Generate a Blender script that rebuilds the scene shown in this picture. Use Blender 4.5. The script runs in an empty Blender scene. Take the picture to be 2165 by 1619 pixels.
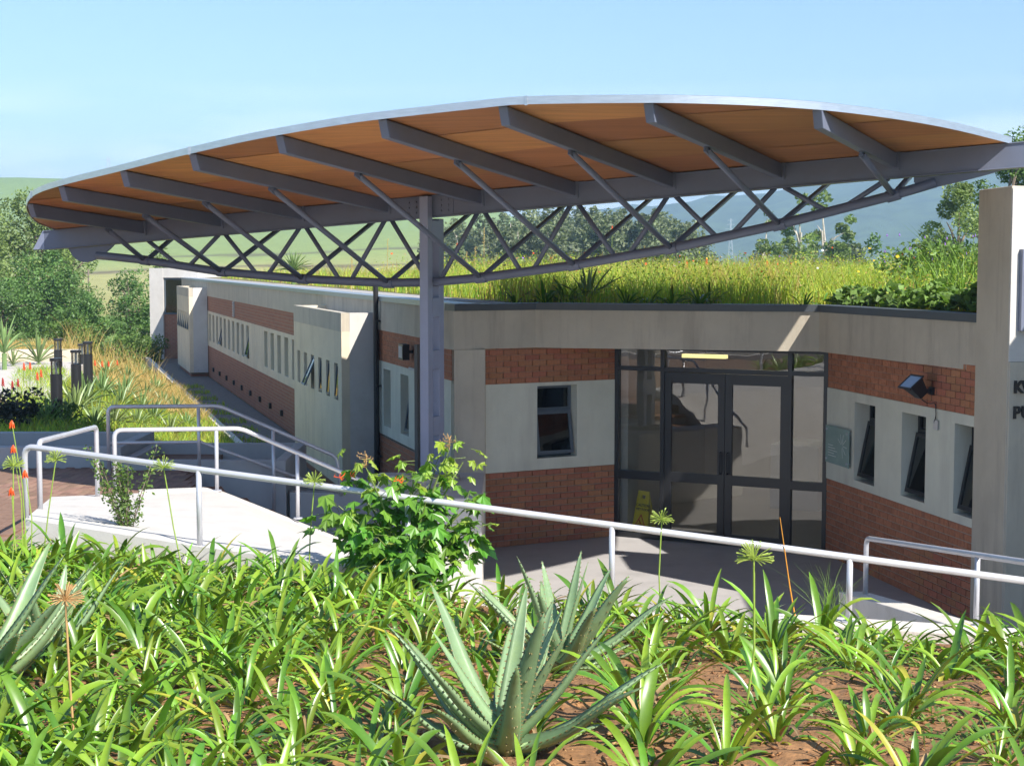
import bpy, bmesh, math, random
import numpy as np
from mathutils import Matrix, Vector
random.seed(7); RNG = np.random.default_rng(11)
SC = bpy.context.scene; COL = SC.collection
R = math.radians
# ------------------------------------------------------------------ camera, sky, sun, exposure
H = 3.96; FPX = 3300.0; PITCH = math.atan(249.5 / FPX)
cd = bpy.data.cameras.new('camera'); cam = bpy.data.objects.new('camera', cd); COL.objects.link(cam)
cd.sensor_width = 36.0; cd.lens = 36.0 * FPX / 2165.0; cd.clip_start = 0.05; cd.clip_end = 20000
cam.location = (0, 0, H); cam.rotation_euler = (math.pi / 2 - PITCH, 0, 0); SC.camera = cam
SUN_EL = R(41.5); SUN_AZ = math.atan2(0.669, -0.743)          # azimuth clockwise from +Y
W = bpy.data.worlds.new('World'); SC.world = W; W.use_nodes = True
nt = W.node_tree; nt.nodes.clear()
sky = nt.nodes.new('ShaderNodeTexSky'); sky.sky_type = 'NISHITA'; sky.sun_disc = False
sky.sun_elevation = SUN_EL; sky.sun_rotation = SUN_AZ; sky.air_density = 1.15; sky.dust_density = 0.25; sky.ozone_density = 4.0; sky.altitude = 900
bg = nt.nodes.new('ShaderNodeBackground'); bg.inputs['Strength'].default_value = 0.103
wo = nt.nodes.new('ShaderNodeOutputWorld')
tc = nt.nodes.new('ShaderNodeTexCoord'); mp = nt.nodes.new('ShaderNodeMapping'); mp.inputs['Scale'].default_value = (1.6, 1.6, 9)
nz = nt.nodes.new('ShaderNodeTexNoise'); nz.inputs['Scale'].default_value = 3.2; nz.inputs['Detail'].default_value = 7; nz.inputs['Roughness'].default_value = 0.55
rp = nt.nodes.new('ShaderNodeValToRGB'); rp.color_ramp.elements[0].position = 0.44; rp.color_ramp.elements[1].position = 0.66
sx = nt.nodes.new('ShaderNodeSeparateXYZ'); mr = nt.nodes.new('ShaderNodeMapRange')
mr.inputs['From Min'].default_value = 0.045; mr.inputs['From Max'].default_value = 0.115; mr.inputs['To Min'].default_value = 0.75; mr.inputs['To Max'].default_value = 0.0
mm = nt.nodes.new('ShaderNodeMath'); mm.operation = 'MULTIPLY'
mx = nt.nodes.new('ShaderNodeMixRGB'); mx.inputs['Color2'].default_value = (12.0, 12.0, 12.2, 1)
nt.links.new(tc.outputs['Generated'], mp.inputs['Vector']); nt.links.new(mp.outputs[0], nz.inputs['Vector']); nt.links.new(nz.outputs['Fac'], rp.inputs[0])
nt.links.new(tc.outputs['Generated'], sx.inputs[0]); nt.links.new(sx.outputs['Z'], mr.inputs['Value'])
nt.links.new(rp.outputs[0], mm.inputs[0]); nt.links.new(mr.outputs[0], mm.inputs[1]); nt.links.new(mm.outputs[0], mx.inputs['Fac'])
nt.links.new(sky.outputs[0], mx.inputs['Color1']); nt.links.new(mx.outputs[0], bg.inputs['Color']); nt.links.new(bg.outputs[0], wo.inputs['Surface'])
sd = bpy.data.lights.new('sun', 'SUN'); sd.energy = 4.8; sd.angle = R(0.53); sd.color = (1.0, 0.95, 0.87)
sun = bpy.data.objects.new('sun', sd); COL.objects.link(sun)
S_DIR = Vector((0.669 * math.cos(SUN_EL), -0.743 * math.cos(SUN_EL), math.sin(SUN_EL))).normalized()
sun.rotation_euler = S_DIR.to_track_quat('Z', 'Y').to_euler(); sun.location = (20, -20, 30)
SC.view_settings.view_transform = 'Standard'; SC.view_settings.look = 'None'; SC.view_settings.gamma = 1.0
SC.view_settings.exposure = 0.9
SC.cycles.volume_bounces = 0; SC.cycles.max_bounces = 6; SC.cycles.diffuse_bounces = 3; SC.cycles.glossy_bounces = 3; SC.cycles.transmission_bounces = 4; SC.cycles.transparent_max_bounces = 8

# ------------------------------------------------------------------ helpers
def at(u, v, Y):
    """point at horizontal distance Y in front of the viewpoint along the sight line (u, v) of the survey photo"""
    x = (u - 1082.5) / FPX; y = -(v - 809.5) / FPX; c, s = math.cos(PITCH), math.sin(PITCH)
    ry = c + y * s; rz = -s + y * c; k = Y / ry
    return Vector((x * k, Y, H + rz * k))
def atz(u, v, z):
    x = (u - 1082.5) / FPX; y = -(v - 809.5) / FPX; c, s = math.cos(PITCH), math.sin(PITCH)
    ry = c + y * s; rz = -s + y * c; k = (z - H) / rz
    return Vector((x * k, ry * k, z))
def V(*a): return Vector(a)
class MB:
    def __init__(s): s.v = []; s.f = []; s.m = []
    def add(s, vs, fs, m=0):
        b = len(s.v); s.v += [tuple(p) for p in vs]; s.f += [tuple(i + b for i in f) for f in fs]; s.m += [m] * len(fs); return s
    def box(s, x0, x1, y0, y1, z0, z1, M=None, m=0):
        vs = [V(x, y, z) for z in (z0, z1) for y in (y0, y1) for x in (x0, x1)]
        if M is not None: vs = [M @ p for p in vs]
        return s.add(vs, [(0, 2, 3, 1), (4, 5, 7, 6), (0, 1, 5, 4), (2, 6, 7, 3), (0, 4, 6, 2), (1, 3, 7, 5)], m)
    def bar(s, a, b, w, h, up=V(0, 0, 1), m=0):
        a, b = Vector(a), Vector(b); t = (b - a).normalized(); sd_ = t.cross(up).normalized(); u = sd_.cross(t).normalized()
        vs = [p + sd_ * (i * w / 2) + u * (j * h / 2) for p in (a, b) for i, j in ((-1, -1), (1, -1), (1, 1), (-1, 1))]
        return s.add(vs, [(3, 2, 1, 0), (4, 5, 6, 7), (0, 1, 5, 4), (1, 2, 6, 5), (2, 3, 7, 6), (3, 0, 4, 7)], m)
    def tube(s, pts, r, n=8, m=0, caps=True):
        pts = [Vector(p) for p in pts]; rr = r if isinstance(r, (list, tuple)) else [r] * len(pts)
        vs = []; fs = []; prev = None
        for i, p in enumerate(pts):
            t = (pts[min(i + 1, len(pts) - 1)] - pts[max(i - 1, 0)]).normalized()
            ref = V(0, 0, 1) if abs(t.z) < 0.95 else V(1, 0, 0)
            if prev is not None:
                a = (prev - t * prev.dot(t)); a = a.normalized() if a.length > 1e-6 else t.cross(ref).normalized()
            else: a = t.cross(ref).normalized()
            prev = a; b = t.cross(a)
            for k in range(n):
                q = 2 * math.pi * k / n; vs.append(p + a * (rr[i] * math.cos(q)) + b * (rr[i] * math.sin(q)))
        for i in range(len(pts) - 1):
            for k in range(n):
                k2 = (k + 1) % n; fs.append((i * n + k, i * n + k2, (i + 1) * n + k2, (i + 1) * n + k))
        if caps: fs.append(tuple(range(n - 1, -1, -1))); fs.append(tuple(range((len(pts) - 1) * n, len(pts) * n)))
        return s.add(vs, fs, m)
    def prism(s, poly, z0, z1, m=0):
        """poly: list of (x, y); z0 / z1 a number or one per corner; poly anticlockwise from above"""
        n = len(poly); a = z0 if isinstance(z0, (list, tuple)) else [z0] * n; b = z1 if isinstance(z1, (list, tuple)) else [z1] * n
        vs = [(p[0], p[1], a[i]) for i, p in enumerate(poly)] + [(p[0], p[1], b[i]) for i, p in enumerate(poly)]
        fs = [tuple(range(n - 1, -1, -1)), tuple(range(n, 2 * n))] + [(i, (i + 1) % n, n + (i + 1) % n, n + i) for i in range(n)]
        return s.add(vs, fs, m)
    def build(s, name, mats, parent=None, M=None, smooth=False):
        me = bpy.data.meshes.new(name); me.from_pydata(s.v, [], s.f)
        mats = mats if isinstance(mats, (list, tuple)) else [mats]
        for k in mats: me.materials.append(k)
        if len(mats) > 1: me.polygons.foreach_set('material_index', s.m)
        if smooth: me.polygons.foreach_set('use_smooth', [True] * len(me.polygons))
        me.update()
        return link(name, me, parent, M)
def link(name, me, parent=None, M=None):
    o = bpy.data.objects.new(name, me); COL.objects.link(o)
    if parent: o.parent = parent
    if M is not None: o.matrix_local = M
    return o
def bevel(o, w=0.01, seg=2):
    b = o.modifiers.new('bevel', 'BEVEL'); b.width = w; b.segments = seg; b.limit_method = 'ANGLE'; return o
def tag(o, label, cat, group=None):
    o['label'] = label; o['category'] = cat
    if group: o['group'] = group
    return o
def struct(o, label=None):
    o['kind'] = 'structure'
    if label: o['label'] = label
    return o
def stuff(o, label=None, cat=None):
    o['kind'] = 'stuff'
    if label: o['label'] = label
    if cat: o['category'] = cat
    return o
def empty(name, loc=(0, 0, 0), rz=0, label=None, cat=None, group=None):
    o = bpy.data.objects.new(name, None); COL.objects.link(o); o.location = loc; o.rotation_euler = (0, 0, rz); o.empty_display_size = 0.1
    if label: tag(o, label, cat, group)
    return o
def np_mesh(name, verts, faces, mats, midx=None, smooth=False):
    """verts (n,3), faces (m,k) all with k corners"""
    me = bpy.data.meshes.new(name); verts = np.asarray(verts, dtype=np.float32); faces = np.asarray(faces, dtype=np.int32); k = faces.shape[1]
    me.vertices.add(len(verts)); me.vertices.foreach_set('co', verts.ravel())
    me.loops.add(faces.size); me.loops.foreach_set('vertex_index', faces.ravel())
    me.polygons.add(len(faces)); me.polygons.foreach_set('loop_start', np.arange(0, faces.size, k, dtype=np.int32))
    me.polygons.foreach_set('loop_total', np.full(len(faces), k, dtype=np.int32))
    for m in (mats if isinstance(mats, (list, tuple)) else [mats]): me.materials.append(m)
    if midx is not None: me.polygons.foreach_set('material_index', np.asarray(midx, dtype=np.int32))
    if smooth: me.polygons.foreach_set('use_smooth', np.ones(len(faces), dtype=bool))
    me.update(); me.validate(); return me
def frame(p0, d):
    d = Vector((d[0], d[1], 0)).normalized()
    return Matrix(((d.x, -d.y, 0, p0[0]), (d.y, d.x, 0, p0[1]), (0, 0, 1, p0[2] if len(p0) > 2 else 0), (0, 0, 0, 1)))
def smooth01(x): x = min(1, max(0, x)); return x * x * (3 - 2 * x)

# ------------------------------------------------------------------ materials
def mat(name, col, rough=0.7, var=0.12, scale=4.0, bump=0.0, bscale=60.0, metal=0.0, rnd=0.0, spec=0.5, stain=None, coords='Object', trans=0.0, stretch=None, hue=0.0, island=False, rot=0.0):
    m = bpy.data.materials.new(name); m.use_nodes = True; n = m.node_tree; N = n.nodes; Lk = n.links
    b = N['Principled BSDF']; b.inputs['Roughness'].default_value = rough; b.inputs['Metallic'].default_value = metal
    b.inputs['Specular IOR Level'].default_value = spec
    t = N.new('ShaderNodeTexCoord'); src = t.outputs[coords]
    if stretch:
        mpn = N.new('ShaderNodeMapping'); mpn.inputs['Scale'].default_value = stretch; mpn.inputs['Rotation'].default_value = (0, 0, rot); mpn.vector_type = 'TEXTURE' if False else 'POINT'; Lk.new(src, mpn.inputs['Vector']); src = mpn.outputs[0]
    a = N.new('ShaderNodeTexNoise'); a.inputs['Scale'].default_value = scale; a.inputs['Detail'].default_value = 6; a.inputs['Roughness'].default_value = 0.65; Lk.new(src, a.inputs['Vector'])
    r = N.new('ShaderNodeMapRange'); r.inputs['From Min'].default_value = 0.3; r.inputs['From Max'].default_value = 0.7
    r.inputs['To Min'].default_value = 1 - var; r.inputs['To Max'].default_value = 1 + var; Lk.new(a.outputs['Fac'], r.inputs['Value'])
    hsv = N.new('ShaderNodeHueSaturation'); hsv.inputs['Color'].default_value = (*col, 1); Lk.new(r.outputs[0], hsv.inputs['Value'])
    out = hsv.outputs[0]
    if rnd or hue:
        oi = N.new('ShaderNodeNewGeometry' if island else 'ShaderNodeObjectInfo'); rnd_out = oi.outputs['Random Per Island' if island else 'Random']
        if rnd:
            r2 = N.new('ShaderNodeMapRange'); r2.inputs['To Min'].default_value = 1 - rnd; r2.inputs['To Max'].default_value = 1 + rnd; Lk.new(rnd_out, r2.inputs['Value'])
            mu = N.new('ShaderNodeMath'); mu.operation = 'MULTIPLY'; Lk.new(r.outputs[0], mu.inputs[0]); Lk.new(r2.outputs[0], mu.inputs[1]); Lk.new(mu.outputs[0], hsv.inputs['Value'])
        if hue:
            w = N.new('ShaderNodeTexWhiteNoise'); w.noise_dimensions = '1D'; Lk.new(rnd_out, w.inputs['W'])
            r3 = N.new('ShaderNodeMapRange'); r3.inputs['To Min'].default_value = 0.5 - hue; r3.inputs['To Max'].default_value = 0.5 + hue; Lk.new(w.outputs['Value'], r3.inputs['Value']); Lk.new(r3.outputs[0], hsv.inputs['Hue'])
    if stain:
        s2 = N.new('ShaderNodeTexNoise'); s2.inputs['Scale'].default_value = stain[1]; s2.inputs['Detail'].default_value = 8; s2.inputs['Roughness'].default_value = 0.7
        mp2 = N.new('ShaderNodeMapping'); mp2.inputs['Scale'].default_value = stain[3] if len(stain) > 3 else (1, 1, 0.25); Lk.new(t.outputs['Object'], mp2.inputs['Vector']); Lk.new(mp2.outputs[0], s2.inputs['Vector'])
        cr = N.new('ShaderNodeMapRange'); cr.inputs['From Min'].default_value = 0.5; cr.inputs['From Max'].default_value = 0.75; cr.inputs['To Max'].default_value = stain[2]; Lk.new(s2.outputs['Fac'], cr.inputs['Value'])
        mxn = N.new('ShaderNodeMixRGB'); mxn.inputs['Color2'].default_value = (*stain[0], 1); Lk.new(cr.outputs[0], mxn.inputs['Fac']); Lk.new(out, mxn.inputs['Color1']); out = mxn.outputs[0]
    Lk.new(out, b.inputs['Base Color'])
    if bump:
        bn = N.new('ShaderNodeTexNoise'); bn.inputs['Scale'].default_value = bscale; bn.inputs['Detail'].default_value = 4; Lk.new(src, bn.inputs['Vector'])
        bp = N.new('ShaderNodeBump'); bp.inputs['Strength'].default_value = bump; bp.inputs['Distance'].default_value = 0.02; Lk.new(bn.outputs['Fac'], bp.inputs['Height']); Lk.new(bp.outputs[0], b.inputs['Normal'])
    if trans:
        tr = N.new('ShaderNodeBsdfTranslucent'); g = N.new('ShaderNodeMixRGB'); g.blend_type = 'MULTIPLY'; g.inputs['Fac'].default_value = 1; g.inputs['Color2'].default_value = (1.35, 1.5, 0.6, 1)
        Lk.new(out, g.inputs['Color1']); Lk.new(g.outputs[0], tr.inputs['Color']); ms = N.new('ShaderNodeMixShader'); ms.inputs['Fac'].default_value = trans
        Lk.new(b.outputs[0], ms.inputs[1]); Lk.new(tr.outputs[0], ms.inputs[2]); Lk.new(ms.outputs[0], N['Material Output'].inputs['Surface'])
    return m
def glass(name, tint, refl=0.12, rough=0.0):
    m = bpy.data.materials.new(name); m.use_nodes = True; n = m.node_tree; N = n.nodes; N.clear(); Lk = n.links
    o = N.new('ShaderNodeOutputMaterial'); tr = N.new('ShaderNodeBsdfTransparent'); tr.inputs['Color'].default_value = (*tint, 1)
    gl = N.new('ShaderNodeBsdfGlossy'); gl.inputs['Roughness'].default_value = rough
    tcn = N.new('ShaderNodeTexCoord'); nn = N.new('ShaderNodeTexNoise'); nn.inputs['Scale'].default_value = 1.6; Lk.new(tcn.outputs['Object'], nn.inputs['Vector'])
    bp = N.new('ShaderNodeBump'); bp.inputs['Strength'].default_value = 0.02; bp.inputs['Distance'].default_value = 0.1; Lk.new(nn.outputs['Fac'], bp.inputs['Height']); Lk.new(bp.outputs[0], gl.inputs['Normal'])
    fr = N.new('ShaderNodeFresnel'); fr.inputs['IOR'].default_value = 1.5
    ad = N.new('ShaderNodeMath'); ad.operation = 'MULTIPLY_ADD'; ad.inputs[1].default_value = 1.3; ad.inputs[2].default_value = refl; ad.use_clamp = True; Lk.new(fr.outputs[0], ad.inputs[0])
    mxs = N.new('ShaderNodeMixShader'); Lk.new(ad.outputs[0], mxs.inputs['Fac']); Lk.new(tr.outputs[0], mxs.inputs[1]); Lk.new(gl.outputs[0], mxs.inputs[2]); Lk.new(mxs.outputs[0], o.inputs['Surface']); return m
def emis(name, col, st):
    m = bpy.data.materials.new(name); m.use_nodes = True; b = m.node_tree.nodes['Principled BSDF']
    b.inputs['Base Color'].default_value = (*col, 1); b.inputs['Emission Color'].default_value = (*col, 1); b.inputs['Emission Strength'].default_value = st; return m
def brick_mat(name, c1, c2, mort):
    m = bpy.data.materials.new(name); m.use_nodes = True; N = m.node_tree.nodes; Lk = m.node_tree.links; b = N['Principled BSDF']; b.inputs['Roughness'].default_value = 0.85
    t = N.new('ShaderNodeTexCoord'); s = N.new('ShaderNodeSeparateXYZ'); c = N.new('ShaderNodeCombineXYZ'); Lk.new(t.outputs['Object'], s.inputs[0]); Lk.new(s.outputs['X'], c.inputs['X']); Lk.new(s.outputs['Z'], c.inputs['Y'])
    k = N.new('ShaderNodeTexBrick'); k.inputs['Scale'].default_value = 1.0; k.inputs['Brick Width'].default_value = 0.232; k.inputs['Row Height'].default_value = 0.085; k.inputs['Mortar Size'].default_value = 0.006
    k.inputs['Color1'].default_value = (*c1, 1); k.inputs['Color2'].default_value = (*c2, 1); k.inputs['Mortar'].default_value = (*mort, 1); Lk.new(c.outputs[0], k.inputs['Vector']); Lk.new(k.outputs['Color'], b.inputs['Base Color'])
    bp = N.new('ShaderNodeBump'); bp.inputs['Strength'].default_value = 0.6; bp.inputs['Distance'].default_value = 0.01; bp.invert = True; Lk.new(k.outputs['Fac'], bp.inputs['Height']); Lk.new(bp.outputs[0], b.inputs['Normal']); return m

M = {}
M['plaster'] = mat('cream_plaster', (0.72, 0.62, 0.455), 0.85, 0.07, 2.0, 0.15, 140, stain=((0.40, 0.35, 0.28), 1.6, 0.5, (1.6, 1.6, .18)))
M['plaster_grey'] = mat('grey_green_plaster', (0.66, 0.655, 0.545), 0.85, 0.07, 2.0, 0.14, 140, stain=((0.43, 0.40, 0.34), 1.5, 0.5, (1.6, 1.6, .2)))
M['concrete'] = mat('warm_concrete', (0.52, 0.465, 0.37), 0.85, 0.1, 1.6, 0.15, 90, stain=((0.30, 0.25, 0.20), 1.7, 0.75, (1.8, 1.8, .2)))
M['white'] = mat('white_painted_plaster', (0.60, 0.572, 0.535), 0.8, 0.06, 2.5, 0.2, 120, stain=((0.46, 0.42, 0.37), 2.2, 0.55, (1, 1, 1)))
M['white_kerb'] = mat('weathered_white_plaster', (0.66, 0.62, 0.56), 0.85, 0.06, 3.0, 0.25, 60, stain=((0.4, 0.33, 0.25), 2.6, 0.5, (1, 1, 1)))
M['grey_paint'] = mat('grey_painted_plaster', (0.42, 0.42, 0.42), 0.8, 0.06, 2.0, 0.12, 120, stain=((0.28, 0.27, 0.26), 1.5, 0.4))
M['landing'] = mat('landing_screed', (0.42, 0.40, 0.39), 0.8, 0.06, 1.3, 0.1, 80, stain=((0.27, 0.26, 0.25), 1.6, 0.5, (1, 1, 1)))
M['brick'] = mat('red_brick', (0.42, 0.165, 0.082), 0.85, 0.24, 22, 0.3, 90, rnd=0.13, hue=0.012, stain=((0.16, 0.07, 0.05), 13, 0.8, (1, 1, 0.35)))
M['brick_mass'] = mat('red_brick_mass', (0.42, 0.165, 0.082), 0.85, 0.24, 22, 0.3, 90, rnd=0.13, stain=((0.16, 0.07, 0.05), 13, 0.8, (1, 1, 0.35)), island=True)
M['mortar'] = mat('brick_mortar', (0.40, 0.30, 0.23), 0.95, 0.1, 20)
M['brickwall'] = brick_mat('far_brickwork', (0.38, 0.155, 0.085), (0.31, 0.125, 0.072), (0.35, 0.26, 0.2))
M['steel'] = mat('grey_painted_steel', (0.16, 0.18, 0.245), 0.42, 0.06, 3, spec=0.5)
M['steel_light'] = mat('pale_grey_painted_steel', (0.31, 0.34, 0.45), 0.4, 0.05, 3)
M['alu'] = mat('aluminium_edging', (0.72, 0.73, 0.75), 0.32, 0.1, 6, metal=0.85, stretch=(1, 1, 8))
M['galv'] = mat('silver_painted_rail', (0.6, 0.6, 0.63), 0.33, 0.08, 5, metal=0.35)
M['ply'] = mat('stained_plywood', (0.48, 0.205, 0.066), 0.5, 0.2, 2.2, 0.0, 40, rnd=0.3, hue=0.008, stretch=(0.35, 5, 1), rot=0.437, stain=((0.30, 0.11, 0.035), 1.2, 0.5, (0.8, 1.4, 1)))
M['charcoal'] = mat('charcoal_capping', (0.075, 0.085, 0.095), 0.45, 0.08, 5)
M['cap_light'] = mat('grey_metal_capping', (0.33, 0.37, 0.4), 0.4, 0.06, 4, metal=0.4)
M['dark_alu'] = mat('black_aluminium', (0.022, 0.022, 0.024), 0.38, 0.05, 5)
M['black'] = mat('black_plastic', (0.018, 0.018, 0.02), 0.4, 0.1, 6)
M['blue_frame'] = mat('slate_window_frame', (0.1, 0.125, 0.15), 0.45, 0.05, 5)
M['glass'] = glass('entrance_glass', (0.92, 0.93, 0.92), 0.06)
M['wglass'] = glass('window_glass', (0.3, 0.33, 0.33), 0.02)
M['clear'] = glass('clear_plastic', (0.75, 0.78, 0.78), 0.05)
M['plaque'] = mat('plaque_glass', (0.30, 0.40, 0.36), 0.15, 0.1, 4)
M['etch'] = mat('etched_glass', (0.7, 0.74, 0.71), 0.6, 0.05, 10)
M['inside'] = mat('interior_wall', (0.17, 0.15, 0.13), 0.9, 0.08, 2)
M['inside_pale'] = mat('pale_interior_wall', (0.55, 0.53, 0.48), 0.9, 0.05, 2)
M['tube_light'] = emis('lit_tube', (1.0, 0.85, 0.35), 0.9)
M['yellow'] = mat('yellow_plastic', (0.9, 0.78, 0.02), 0.45, 0.04, 5)
M['redprint'] = mat('red_print', (0.7, 0.05, 0.01), 0.5, 0.03, 5)
M['paver'] = mat('clay_paver', (0.27, 0.16, 0.11), 0.85, 0.18, 12, 0.3, 60, rnd=0.25, hue=0.01)
M['tread'] = mat('clay_tread', (0.3, 0.15, 0.085), 0.85, 0.15, 8, 0.2, 60)
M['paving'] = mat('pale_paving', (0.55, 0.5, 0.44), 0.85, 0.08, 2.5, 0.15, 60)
M['path'] = mat('dark_path_paving', (0.2, 0.17, 0.145), 0.9, 0.2, 6, 0.3, 30)  # dark pavers
M['gravel'] = mat('grey_gravel', (0.4, 0.38, 0.36), 0.9, 0.5, 45, 0.8, 60)
M['soil'] = mat('red_brown_soil', (0.275, 0.138, 0.056), 0.95, 0.45, 5.5, 0.9, 26, stain=((0.13, 0.075, 0.042), 3.2, 0.85, (1, 1, 1)))
M['chip'] = mat('soil_crumb', (0.29, 0.14, 0.056), 0.95, 0.4, 30)
M['chip2'] = mat('dry_litter', (0.42, 0.25, 0.11), 0.9, 0.3, 30)
M['roofsoil'] = mat('roof_soil', (0.16, 0.13, 0.05), 0.95, 0.3, 3)
M['bark'] = mat('grey_brown_bark', (0.2, 0.15, 0.11), 0.9, 0.3, 5, 0.4, 20)
M['bark_pale'] = mat('pale_gum_bark', (0.5, 0.44, 0.37), 0.8, 0.25, 3)
M['stem'] = mat('green_stem', (0.16, 0.22, 0.05), 0.6, 0.2, 10)
M['stalk'] = mat('green_flower_stalk', (0.28, 0.4, 0.06), 0.55, 0.15, 20)
M['umbel'] = mat('yellow_green_umbel', (0.42, 0.52, 0.10), 0.55, 0.15, 30, trans=0.2)
M['dry'] = mat('dry_straw_stalk', (0.5, 0.3, 0.12), 0.7, 0.2, 10)
M['orange_stalk'] = mat('orange_dry_stalk', (0.7, 0.3, 0.03), 0.5, 0.2, 6)
M['strap1'] = mat('strap_leaf_bright', (0.185, 0.32, 0.02), 0.36, 0.3, 7, rnd=0.32, hue=0.028, trans=0.18, spec=0.8)
M['strap2'] = mat('strap_leaf_deep', (0.095, 0.205, 0.016), 0.34, 0.25, 7, rnd=0.25, hue=0.02, trans=0.16, spec=0.75)
M['strap3'] = mat('strap_leaf_yellowing', (0.40, 0.38, 0.05), 0.4, 0.25, 7, rnd=0.2, trans=0.25)
M['aloe'] = mat('aloe_skin', (0.205, 0.305, 0.15), 0.42, 0.16, 5, 0.1, 30, rnd=0.1, hue=0.012, stain=((0.32, 0.41, 0.10), 3.5, 0.65, (1, 1, 0.6)))
M['thorn'] = mat('aloe_thorn', (0.22, 0.17, 0.07), 0.5, 0.1, 20)
M['aloe_far'] = mat('garden_aloe', (0.20, 0.29, 0.10), 0.45, 0.25, 3, rnd=0.25, hue=0.02, trans=0.1)
M['shrubleaf'] = mat('lobed_leaf', (0.13, 0.29, 0.03), 0.36, 0.2, 9, rnd=0.25, hue=0.02, trans=0.25, spec=0.6)
M['shrubyoung'] = mat('young_lobed_leaf', (0.27, 0.40, 0.05), 0.4, 0.2, 9, rnd=0.2, hue=0.02, trans=0.3)
M['red'] = mat('orange_red_petal', (0.85, 0.11, 0.02), 0.5, 0.15, 20, trans=0.15)
M['crimson'] = mat('dark_red_flower', (0.42, 0.02, 0.02), 0.6, 0.2, 20)
M['purple'] = mat('purple_flower', (0.32, 0.14, 0.6), 0.5, 0.1, 10)
M['yellowleaf'] = mat('fallen_yellow_leaf', (0.75, 0.52, 0.02), 0.6, 0.2, 10)
G = [mat('meadow_%s' % k, c, 0.6, 0.2, 2, trans=0.35) for k, c in (('lime', (0.46, 0.52, 0.05)), ('green', (0.24, 0.40, 0.055)), ('straw', (0.58, 0.52, 0.22)), ('rust', (0.46, 0.29, 0.10)))]
DG = [mat('dry_%s' % k, c, 0.7, 0.2, 2, trans=0.3) for k, c in (('gold', (0.52, 0.36, 0.12)), ('pale', (0.62, 0.47, 0.2)), ('olive', (0.28, 0.28, 0.06)))]
LF = {k: [mat('leaf_%s_%d' % (k, i), tuple(x * f for x in c), 0.55, 0.25, 1.5, trans=0.25) for i, f in enumerate((0.7, 1.0, 1.4))] for k, c in
      (('gum', (0.185, 0.25, 0.07)), ('wattle', (0.105, 0.20, 0.045)), ('bush', (0.10, 0.17, 0.03)), ('dark', (0.028, 0.034, 0.022)), ('ground', (0.13, 0.22, 0.045)), ('farwood', (0.15, 0.18, 0.085)))}

# ------------------------------------------------------------------ terrain and far hills
def terr(x, y):
    r = math.hypot(x, y); az = math.atan2(x, y) if y > 0 else (math.pi if x >= 0 else -math.pi)
    prof = np.interp(r, [0, 62, 95, 125, 300, 450, 650, 900, 1200, 3000, 6000], [-0.35, -0.35, -1.6, -1.6, 0.3, 6.7, 21.7, 49, 55, 40, 40])
    flat = np.interp(r, [0, 62, 95, 1000, 6000], [-0.35, -0.35, -1.6, -2, 10])
    k = 1 - smooth01((math.degrees(az) + 3) / 7.0)
    if az < -2.2: k *= smooth01((az + math.pi) / 0.9)
    n = (math.sin(x * 0.021 + 1.3) + math.sin(y * 0.017 + x * 0.006)) * min(1, r / 500) * 2.2
    return flat + (prof - flat) * k + n * (1 if r > 110 else 0) * smooth01((r - 110) / 150)
rs = [0, 8, 16, 24, 32, 40, 50, 60, 70, 80, 95, 110, 125, 150, 180, 220, 260, 300, 350, 400, 450, 520, 600, 680, 760, 850, 950, 1100, 1300, 1600, 2000, 2600, 3400]
NA = 144; vs = []; fs = []
for r in rs:
    for k in range(NA):
        a = 2 * math.pi * k / NA; x, y = r * math.sin(a), r * math.cos(a); vs.append((x, y, terr(x, y)))
for i in range(len(rs) - 1):
    for k in range(NA):
        fs.append((i * NA + k, (i + 1) * NA + k, (i + 1) * NA + (k + 1) % NA, i * NA + (k + 1) % NA))
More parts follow.
